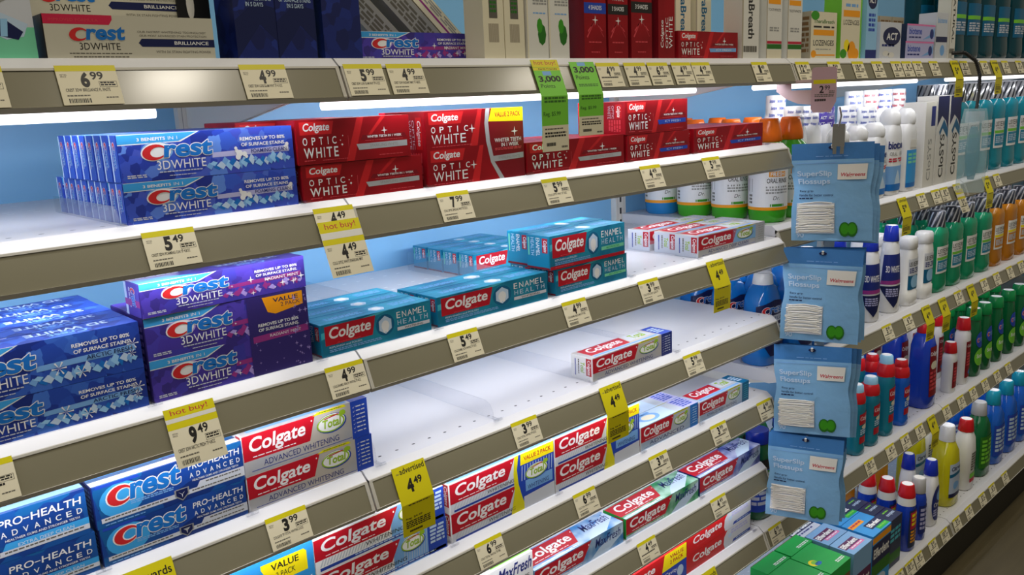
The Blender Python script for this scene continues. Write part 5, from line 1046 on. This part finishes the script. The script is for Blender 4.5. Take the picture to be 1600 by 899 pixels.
upright('clos', .068, .05, .212, 'offwhite', clos); upright('closw', .06, .05, .20, 'offwhite', lambda F: (F.rect(.55, .72, .95, .95, 'navy', 1), F.sub(.3, .05, .75, .6, 90).text('CloSYS', .05, .1, .95, .9, 'grey', 1, .01)))
ya = frontY('a'); za = deck('a')
up('closw', 2.088, ya, 'slim white rinse carton, leftmost of the tall white cartons', 'tall white cartons', z=za); up('clos', 2.158, ya, 'tall white rinse carton with teal swoosh, middle', 'tall white cartons', z=za); up('clos', 2.236, ya, 'tall white rinse carton with teal swoosh, right', 'tall white cartons', z=za)
G2 = 'teal mouthwash bottles'
for i, xx in enumerate((2.345, 2.425, 2.520, 2.620, 2.725, 2.830, 2.935, 3.05)): column_('ltealbig', 'a', xx, 2, 'teal mouthwash bottle on second shelf, %s from the white cartons' % ['first', 'second', 'third', 'fourth', 'fifth', 'sixth', 'seventh', 'eighth'][i], G2)
# third mouthwash shelf
for i, xx in enumerate((1.448, 1.545, 1.64, 1.735)): column_('crestblue', 'b', xx, 3, 'bright blue rinse bottle with navy label, %s from the toothpaste' % ORD[i].replace('front', 'first'), 'bright blue rinse bottles', y=.853 if i == 0 else None)
column_('white3d', 'b', 1.862, 2, 'white pointed label bottle right of the bags', 'white bottles', sc=1.08); column_('white3d', 'b', 1.968, 2, 'white pointed label bottle with blue cap, second from the bags', 'white bottles', sc=1.13)
column_('zero', 'b', 2.062, 2, 'white oblong flask, left of two', 'white flasks'); column_('zero', 'b', 2.155, 2, 'white oblong flask, right of two', 'white flasks')
for i, xx in enumerate((2.240, 2.340, 2.440, 2.555)): column_('lgreenb', 'b', xx, 3, 'green mouthwash bottle, %s right of the white flasks' % ORD[i].replace('front', 'first'), 'green mouthwash bottles')
for i, xx in enumerate((2.655, 2.765, 2.875, 2.98)): column_('lamber', 'b', xx, 3, 'amber mouthwash bottle, %s right of the green ones' % ORD[i].replace('front', 'first'), 'amber mouthwash bottles')
# fourth mouthwash shelf
column_('scopedark', '7', 1.455, 2, 'dark green bottle with blue cap beside the red cartons', 'dark green bottles'); column_('scopedark', '7', 1.56, 2, 'dark green bottle with blue cap behind the bags', 'dark green bottles')
column_('rteal', '7', 1.870, 2, 'teal rinse bottle with red collar hidden by the bags', 'red collared bottles')
column_('rteal', '7', 1.945, 3, 'teal rinse bottle with red collar and pale cap, leftmost in view', 'red collared bottles'); column_('rteal', '7', 2.028, 3, 'teal rinse bottle with red collar and pale cap, second in view', 'red collared bottles', sc=1.2); column_('rblue', '7', 2.118, 3, 'blue rinse bottle with red collar and red cap', 'red collared bottles')
column_('rbig', '7', 2.285, 3, 'large royal blue bottle with red cap', 'large blue bottles', sc=1.14)
column_('owrs', '7', 2.440, 3, 'small white bottle with red cap and dark red label', 'white red capped bottles'); column_('owr', '7', 2.535, 3, 'tall white bottle with red cap and dark red label', 'white red capped bottles', sc=1.15)
for i, xx in enumerate((2.630, 2.715, 2.815, 2.925, 3.03)): column_('scope', '7', xx, 3, 'green mint bottle with green cap, %s right of the white bottles' % ORD[i].replace('front', 'first'), 'green capped bottles')
# bottom shelf
for i, (xx, yy) in enumerate(((2.092, .908), (2.092, .857), (2.092, .806))): stand('redblue', xx, yy, deck('d'), 'blue bottle with red cap, %s of three behind the navy boxes' % ['rear', 'middle', 'nearest'][i], 'red capped blue bottles')
stand('greycap', 2.165, .805, deck('d'), 'slim blue bottle with grey cap', 'blue bottles'); stand('kids', 2.262, .812, deck('d'), 'white bottle with tall blue cap, nearest', 'blue capped white bottles'); stand('kids', 2.262, .872, deck('d'), 'white bottle with tall blue cap, further back', 'blue capped white bottles')
stand('citrus', 2.420, .832, deck('d'), 'large yellow mouthwash bottle with white ribbed cap', 'yellow bottles'); stand('citrus', 2.43, .93, deck('d'), 'large yellow mouthwash bottle behind the front yellow one', 'yellow bottles'); stand('amberjug', 2.29, .98, deck('d'), 'amber mouthwash jug behind the blue capped bottles', 'yellow bottles'); stand('amberjug', 2.19, 1.03, deck('d'), 'amber mouthwash jug at the rear left', 'yellow bottles')
stand('whitered', 2.550, .826, deck('d'), 'white bottle with ribbed red cap right of the yellow one', 'white red capped bottles')
stand('dkgreen', 2.680, .835, deck('d'), 'dark green bottle on the bottom shelf', 'dark green bottles'); stand('dkgreen', 2.63, .95, deck('d'), 'dark green bottle with grey cap at the rear', 'dark green bottles')
for i, (xx, yy) in enumerate(((2.80, .835), (2.92, .835), (3.04, .835), (2.76, .94), (2.88, .94), (3.0, .94))): stand('bluejug', xx, yy, deck('d'), 'blue jug with teal cap, %s of the %s row' % (['left', 'middle', 'right'][i % 3], ['front', 'rear'][i//3]), 'blue jugs')
stand('whitered', 2.53, .94, deck('d'), 'white bottle with ribbed red cap behind the other', 'white red capped bottles')
# top shelf bottles
for i, xx in enumerate((2.225, 2.32, 2.42, 2.53, 2.65, 2.78, 2.92)): column_('topteal', '1', xx, 2, 'dark teal bottle on the top shelf, %s from the slim box' % ORD[i].replace('front', 'first'), 'dark teal bottles')

# ---- denture cleaner boxes on the bottom shelf
zd = deck('d')
def dent(kind, L, D, Hh, mat, front=None, left=None, top=None):
    carton(kind, L, D, Hh, mat, front, left, top, flap=False)
def facts(F): F.rect(.12, .1, .88, .96, 'offwhite', 0); F.rect(.12, .88, .88, .96, 'cred', 1); F.bars(.18, .15, .82, .85, 'microink', 1, 3, 12)
dent('pgr', .095, .043, .155, 'pgreen', lambda F: F.rect(0, .0, 1, .3, 'brown', 0), facts, lambda F: (F.rect(.0, .96, 1, 1, 'brown', 1), F.bars(.45, .1, .95, .3, 'white', 2, 5, 2)))
dent('pgr2', .092, .096, .155, 'pgreen', lambda F: (F.rect(.0, .5, 1, .8, 'brown', 0), F.bars(.1, .55, .9, .75, 'pyellow', 1, 5, 2)), facts, lambda F: (F.disc(.16, .5, .14, .12, 'pyellow', 1), F.disc(.2, .5, .1, .07, 'lgreen', 2), F.disc(.24, .42, .12, .06, 'crestblue', 2), F.bars(.6, .1, .95, .2, 'white', 2, 5, 2)))
def effl(F): F.rect(0, .3, 1, .62, 'effpurple', 0); F.text('Efferdent', .08, .38, .92, .54, 'white', 1, .03); F.bars(.1, .1, .9, .25, 'navy', 1, 4, 2)
def efft(bg, sub):
    def f(F): F.rect(.05, .35, .8, .72, bg, 1); F.text('Efferdent', .08, .42, .78, .66, 'white', 2, .04); F.rect(.2, .2, .86, .35, sub, 1); F.bars(.25, .23, .8, .31, 'white', 2, 4)
    return f
dent('eff1', .092, .058, .155, 'effblue', effl, None, efft('effpurple', 'pink'))
dent('eff2', .098, .078, .157, 'effb2', lambda F: (F.rect(0, .86, 1, .96, 'orange', 0), F.rect(0, .5, 1, .84, 'deepnavy', 0), F.text('Efferdent', .08, .6, .92, .76, 'white', 1, .03), F.rect(0, .3, 1, .5, 'leafdark', 0), F.disc(.5, .18, .3, .1, 'paleblue', 1)), None, lambda F: (F.rect(0, .62, .6, .8, 'orange', 1), F.bars(.05, .66, .55, .76, 'hotred', 2, 4), F.rect(.35, .22, 1, .52, 'deepnavy', 1), F.text('Efferdent', .4, .29, .95, .46, 'white', 2, .04), F.rect(.5, .05, 1, .22, 'pgreen', 1), F.bars(.55, .09, .95, .18, 'lgreen', 2, 4)))
dent('effn', .070, .042, .132, 'effnavy', lambda F: (F.bars(.1, .5, .9, .8, 'teallight', 1, 3, 3), F.rect(0, .1, 1, .3, 'leafdark', 0)), None, lambda F: (F.rect(.0, .93, 1, 1, 'deepnavy', 1), F.text('complete', .35, .3, .9, .6, 'paleblue', 2, .02), F.bars(.4, .65, .8, .8, 'lgreen', 2, 3)))
dent('effw', .1, .045, .150, 'palegrey', lambda F: F.rect(0, .6, 1, .9, 'deepnavy', 0), None, lambda F: (F.rect(0, .4, 1, .95, 'deepnavy', 1), F.text('Efferdent', .05, .48, .95, .88, 'white', 2, .04), F.bars(.05, .15, .8, .3, 'navy', 2, 5)))
gd = 'denture cleaner boxes'
def dput(k, x, y, lb): put(k, x, y, zd, lb, gd, name='denture_cleaner_box', cat='box')
dput('pgr', 1.6135, .864, 'green box at the back with fact panel on its end'); dput('pgr2', 1.6055, .7665, 'green box in front with yellow oval on top'); dput('pgr2', 1.510, .7665, 'green box left of the others at the bottom edge'); dput('pgr', 1.513, .864, 'green box partly under the red cartons shelf')
dput('eff1', 1.7130, .7665, 'pale blue box with purple name band on top'); dput('eff1', 1.7130, .8265, 'pale blue box with purple band behind its twin'); dput('effw', 1.70, .890, 'white box with navy name strip under the lowest bag')
dput('eff2', 1.8120, .7675, 'sky blue box with green mint strip on top'); dput('eff2', 1.8120, .8470, 'sky blue box with green strip behind its twin')
for i in range(3): dput('effn', 1.953-.001*i, .7875+.0432*i, 'navy blue box right of the sky blue ones, %s of three' % ['front', 'middle', 'rear'][i])
# ================================================================== clip strip with hanging floss bags
DIR = Vector((.40, -.917, 0)).normalized()        # along the bag, towards the aisle
NB = Vector((DIR.y, -DIR.x, 0))                    # the printed side
BG = .0045
def bagmesh(w=.135, h=.172):
    """pouch filled at the bottom: front and back walls with bulge, flat header"""
    mb = MB(); nx, nz = 14, 18
    def wall(side):
        vs = []
        for j in range(nz+1):
            for i in range(nx+1):
                u, v = i/nx, j/nz
                bul = BG*math.sin(math.pi*u)**.6*max(0, math.sin(math.pi*min(1, v/.82)))**.7 if v < .82 else 0
                bul += .0012*math.sin(9*u+5*v)*(v < .8)*math.sin(math.pi*u)
                pin = 1-.07*math.sin(math.pi*min(1, max(0, (v-.3)/.45)))**2
                vs.append((w*(.5+(u-.5)*pin), -side*(bul+.0004), h*v))
        fs = []
        for j in range(nz):
            for i in range(nx):
                q = (j*(nx+1)+i, j*(nx+1)+i+1, (j+1)*(nx+1)+i+1, (j+1)*(nx+1)+i)
                fs.append(q if side > 0 else q[::-1])
        lo = [f for k, f in enumerate(fs) if k//nx < 14.5]; hi_ = [f for k, f in enumerate(fs) if k//nx >= 14.5]
        mb.add(vs, lo, 'bagblue', True); mb.add(vs, hi_, 'bagdark', True)
    wall(1); wall(-1)
    return mb
w_, h_ = .135, .172
def on_bag(mb): 
    def fn(x, y, l):
        u, v = x, y
        bul = BG*math.sin(math.pi*u)**.6*max(0, math.sin(math.pi*min(1, v/.82)))**.7 if 0 < u < 1 and v < .82 else 0
        pin = 1-.07*math.sin(math.pi*min(1, max(0, (v-.3)/.45)))**2
        return (w_*(.5+(u-.5)*pin), -(bul+.0020+l), h_*v)
    return Fr(mb, (0, 0, 0), (1, 0, 0), (0, 0, 1), w_, h_, 1, fn)
def artwork(F):
    F.text('SuperSlip', .07, .655, .50, .725, 'paleblue', 1, .02); F.text('Flossups', .07, .575, .48, .645, 'paleblue', 1, .02)
    F.text('Easy grip', .08, .505, .26, .53, 'deepnavy', 1, .01); F.text('handle for better control', .08, .465, .52, .49, 'deepnavy', 1, .01); F.bars(.08, .43, .26, .45, 'deepnavy', 1, 4)
    F.rect(.02, .80, .98, .807, 'iceblue', 1, 8); F.bars(.3, .86, .7, .872, 'iceblue', 1, 5); F.text('90', .07, .035, .16, .085, 'paleblue', 1, .01)
    F.disc(.5, .955, .05, .018, 'deepnavy', 1, 12)
    for cx in (.665, .755): F.disc(cx, .12, .068, .078, 'leafdark', 1, 14)
    for cx in (.665, .755): F.disc(cx, .125, .05, .058, 'leaf', 2, 14)
bm_ = bagmesh(w_, h_); artwork(on_bag(bm_)); BM = bm_.mesh('floss_bag')
mb = MB(); F = on_bag(mb)
for i in range(8):
    a = .57+.36*i/8; F.poly([(a, .63), (a+.0452, .63), (a+.0452, .785), (a, .785)], 'offwhite', 2)
F.text('Walgreens', .60, .65, .90, .70, 'hotred', 4, .015, .15); BLAB = mb.mesh('paper_label')
# the picks: a stack of thin white handles seen through the window
def picks(seed):
    rnd = random.Random(seed); mb = MB(); F = on_bag(mb)
    F.rect(.06, .08, .54, .395, 'palegrey', 0, 8)
    for i in range(26):
        y = .095+.0115*i; x0 = .07+rnd.uniform(-.015, .03); x1 = .52+rnd.uniform(-.05, .02); k = rnd.uniform(-.012, .02); pts = []
        for q in range(7):
            t = q/6; pts.append(F.pt(x0+(x1-x0)*t, y+k*math.sin(3*t)+.012*t*rnd.random(), 3))
        mb.tube(pts, .0011, 'offwhite', 5)
    return mb.mesh('floss_picks')
PK = [picks(i) for i in range(4)]
mb = MB(); mb.tube([(w_*.5, -.0006, h_*.955), (w_*.5, -.005, h_*.955), (w_*.5, -.0062, h_*.985)], .0022, 'glosswhite'); TIP = mb.mesh('hook_tip')
ang = math.atan2(DIR.y, DIR.x)
def hang(c, topz, label, idx, lean=0.):
    o = bpy.data.objects.new('floss_bag', BM); COL.objects.link(o)
    o.rotation_euler = (0, lean, ang); o.location = (c.x-DIR.x*w_/2, c.y-DIR.y*w_/2, topz-h_)
    tag(o, label, 'floss bag', 'blue bags of floss picks')
    for n, me in (('paper_label', BLAB), ('floss_picks', PK[idx % 4]), ('hook_tip', TIP)):
        q = bpy.data.objects.new(n, me); COL.objects.link(q); q.parent = o
        if n == 'hook_tip': continue
        if n == 'paper_label': q['label'] = 'white store label with red script'
    return o
rowsz = [(1.4245, .7060, H-.098), (1.4175, .7200, H-.283), (1.4120, .7240, H-.466), (1.4100, .7370, H-.642)]
pos = ['topmost', 'second from the top', 'third from the top', 'lowest']
for i, (bx, by, tz) in enumerate(rowsz):
    for k in range(3):
        c = Vector((bx, by, 0)) - NB*((.0150 if i != 2 else .0135)*k) + DIR*(.005*k)
        hang(c, tz-.002*k, 'blue bag of floss picks, %s on the strip%s' % (pos[i], ['', ', middle of its three', ', rearmost of its three'][k]), i+k, .02*(k-1)*(-1)**i)
# strip and hooks
o = empty('clip_strip', (1.4245, .706, H-.08), 'white clip strip carrying the blue floss bags', 'clip strip')
mb = MB()
P = [Vector((1.4275, .7000, H-.07)) - NB*.050 + Vector((-.0035, .0103, -.19))*t for t in (0, 1, 2, 3.2)]
L_ = [p - o.location for p in P]
for a_, b_ in zip(L_, L_[1:]):
    q = DIR*.009; n_ = NB*.0007
    mb.add([a_-q-n_*0-NB*.0012, a_+q-NB*.0012, b_+q-NB*.0012, b_-q-NB*.0012, a_-q-NB*.0022, a_+q-NB*.0022, b_+q-NB*.0022, b_-q-NB*.0022], [(0, 1, 2, 3), (4, 7, 6, 5), (0, 4, 5, 1), (1, 5, 6, 2), (2, 6, 7, 3), (3, 7, 4, 0)], 'offwhite')
mb.build('strip', o)
for i, (bx, by, tz) in enumerate(rowsz):
    mb = MB(); c = Vector((bx, by, tz-.012)) - o.location
    mb.tube([c-NB*.050, c-NB*.045, c-NB*.040, c-NB*.038+Vector((0, 0, .006))], .0022, 'glosswhite'); mb.build('hook', o)
mb = MB()
c = P[0]-o.location + NB*.062
for d0 in (-.006, .006):
    mb.add([c+DIR*(d0-.003)+NB*.002+Vector((0, 0, -.045)), c+DIR*(d0+.003)+NB*.002+Vector((0, 0, -.045)), c+DIR*(d0+.003)+NB*.002+Vector((0, 0, -.025)), c+DIR*(d0-.003)+NB*.002+Vector((0, 0, -.025))], [(0, 1, 2, 3)], 'steel')
q = DIR*.010
mb.add([c-q+NB*.0015+Vector((0, 0, -.032)), c+q+NB*.0015+Vector((0, 0, -.032)), c+q+NB*.0015+Vector((0, 0, .006)), c-q+NB*.0015+Vector((0, 0, .006)), c-q+NB*.0045+Vector((0, 0, -.032)), c+q+NB*.0045+Vector((0, 0, -.032)), c+q+NB*.0045+Vector((0, 0, .006)), c-q+NB*.0045+Vector((0, 0, .006))], [(3, 2, 1, 0), (4, 5, 6, 7), (0, 1, 5, 4), (1, 2, 6, 5), (2, 3, 7, 6), (3, 0, 4, 7)], 'steel')
mb.tube([c+Vector((0, 0, .002))+NB*.004, c+Vector((0, 0, .02))+NB*.004+DIR*.003, c+Vector((0, 0, .034))+NB*.003], .0016, 'steel'); mb.build('spring_clip', o)
# the sign arm: pink tinted plastic with a window, price card at its end
def plate(mb, pts, o3, key, th=.0016, hole=None):
    pass
o = empty('sign_holder', (1.392, .776, H-.002), 'clear pinkish plastic arm holding the 2.99 price card', 'sign holder')
def P3(a, z, n=0.): return Vector((1.392, .776, H)) + DIR*a + Vector((0, 0, z)) + NB*n - o.location
mb = MB()
def slab(pts, key, th=.0015, n0=0.):
    k = len(pts); mb.add([P3(a, z, n0) for a, z in pts] + [P3(a, z, n0-th) for a, z in pts], [tuple(range(k)), tuple(range(k, 2*k))[::-1]] + [(i, k+i, k+(i+1) % k, (i+1) % k) for i in range(k)], key)
special('pinkplastic', (206, 182, 188), .25)
arm = [[(-.022, .012), (.003, .012), (.003, -.005), (-.022, -.006)], [(.003, .012), (.040, .012), (.040, .0075), (.003, .0075)], [(-.022, -.006), (.003, -.005), (.040, -.0055), (.040, -.031), (.014, -.028), (-.006, -.019)]]
for a in arm: slab([(x, z) for x, z in a][::-1] if False else a[::-1], 'pinkplastic')
mb.build('arm', o)
mb = MB()
card = [(.040, -.044), (.036, -.038), (.036, .028), (.039, .032), (.074, .032), (.077, .028), (.077, -.026), (.068, -.044)]
slab(card, 'ptagpink', .0022, .0012)
F = Fr(mb, P3(.036, -.03, .0012), DIR, (0, 0, 1), .041, .062, 1)
F.rect(.08, .55, .96, .66, 'tagyellow', 0); F.text('2', .32, .30, .5, .5, 'ink', 1, .02); F.text('99', .53, .38, .74, .5, 'ink', 1, .01); F.bars(.14, .18, .9, .27, 'microink', 1, 8, 2); F.bars(.15, .04, .6, .14, 'ink', 1, 9); F.bars(.7, .28, .92, .36, 'microink', 1, 3, 2)
mb.build('price_card', o)
# ---- coiled cord hook with a clear blister pack at the far seam
o = empty('coil_hook', (2.200, .760, H+.03), 'dark coiled cord hanging over the top channel at the right', 'hook')
base = [Vector((2.155, .790, H+.062)), Vector((2.173, .768, H+.062)), Vector((2.200, .752, H+.042)), Vector((2.213, .746, H+.010)), Vector((2.213, .745, H-.030)), Vector((2.205, .745, H-.068))]
mb = MB(); mb.tube([p-o.location for p in base], .0036, 'cord', 10); mb.build('cord', o)
mb = MB(); dense = []
for i in range(len(base)-2):
    for t in range(8): dense.append(base[i].lerp(base[i+1], t/8))
for k, p in enumerate(dense):
    q = p-o.location; d_ = (dense[min(k+1, len(dense)-1)]-dense[max(k-1, 0)]).normalized(); e_ = d_.cross(Vector((1, 0, 0))).normalized(); g_ = d_.cross(e_)
    mb.tube([q+(e_*math.cos(a)+g_*math.sin(a))*.0040+d_*.0008*a/6.3 for a in [j*math.pi/5 for j in range(11)]], .0009, 'rubber', 5)
mb.build('coil', o)
o = empty('blister_pack', (2.190, .742, H-.266), 'slim clear blister pack with teal contents hanging under the coiled cord', 'blister pack')
mb = MB(); mb.loft([ringat(.031*(1-.25*max(0, t-.8)/.2), .0015+.010*math.sin(math.pi*min(1, t*1.05)), .200*t, 24, 3.2) for t in (0.005, .03, .1, .25, .4, .55, .7, .82, .9, .96, .995)], 'tealpack'); q = mb.build('blister', o); q.rotation_euler = (0, 0, ang)
mb = MB(); mb.loft([ringat(.016*(.4+.6*math.sin(math.pi*t)), .0045, .03+.13*t, 16, 2) for t in (.02, .2, .4, .6, .8, .98)], 'packteal'); q = mb.build('contents', o); q.rotation_euler = (0, 0, ang)
mb = MB(); mb.box(-.02, .02, -.0035, -.0028, .165, .193, 'bagclear'); q = mb.build('header_card', o); q.rotation_euler = (0, 0, ang)
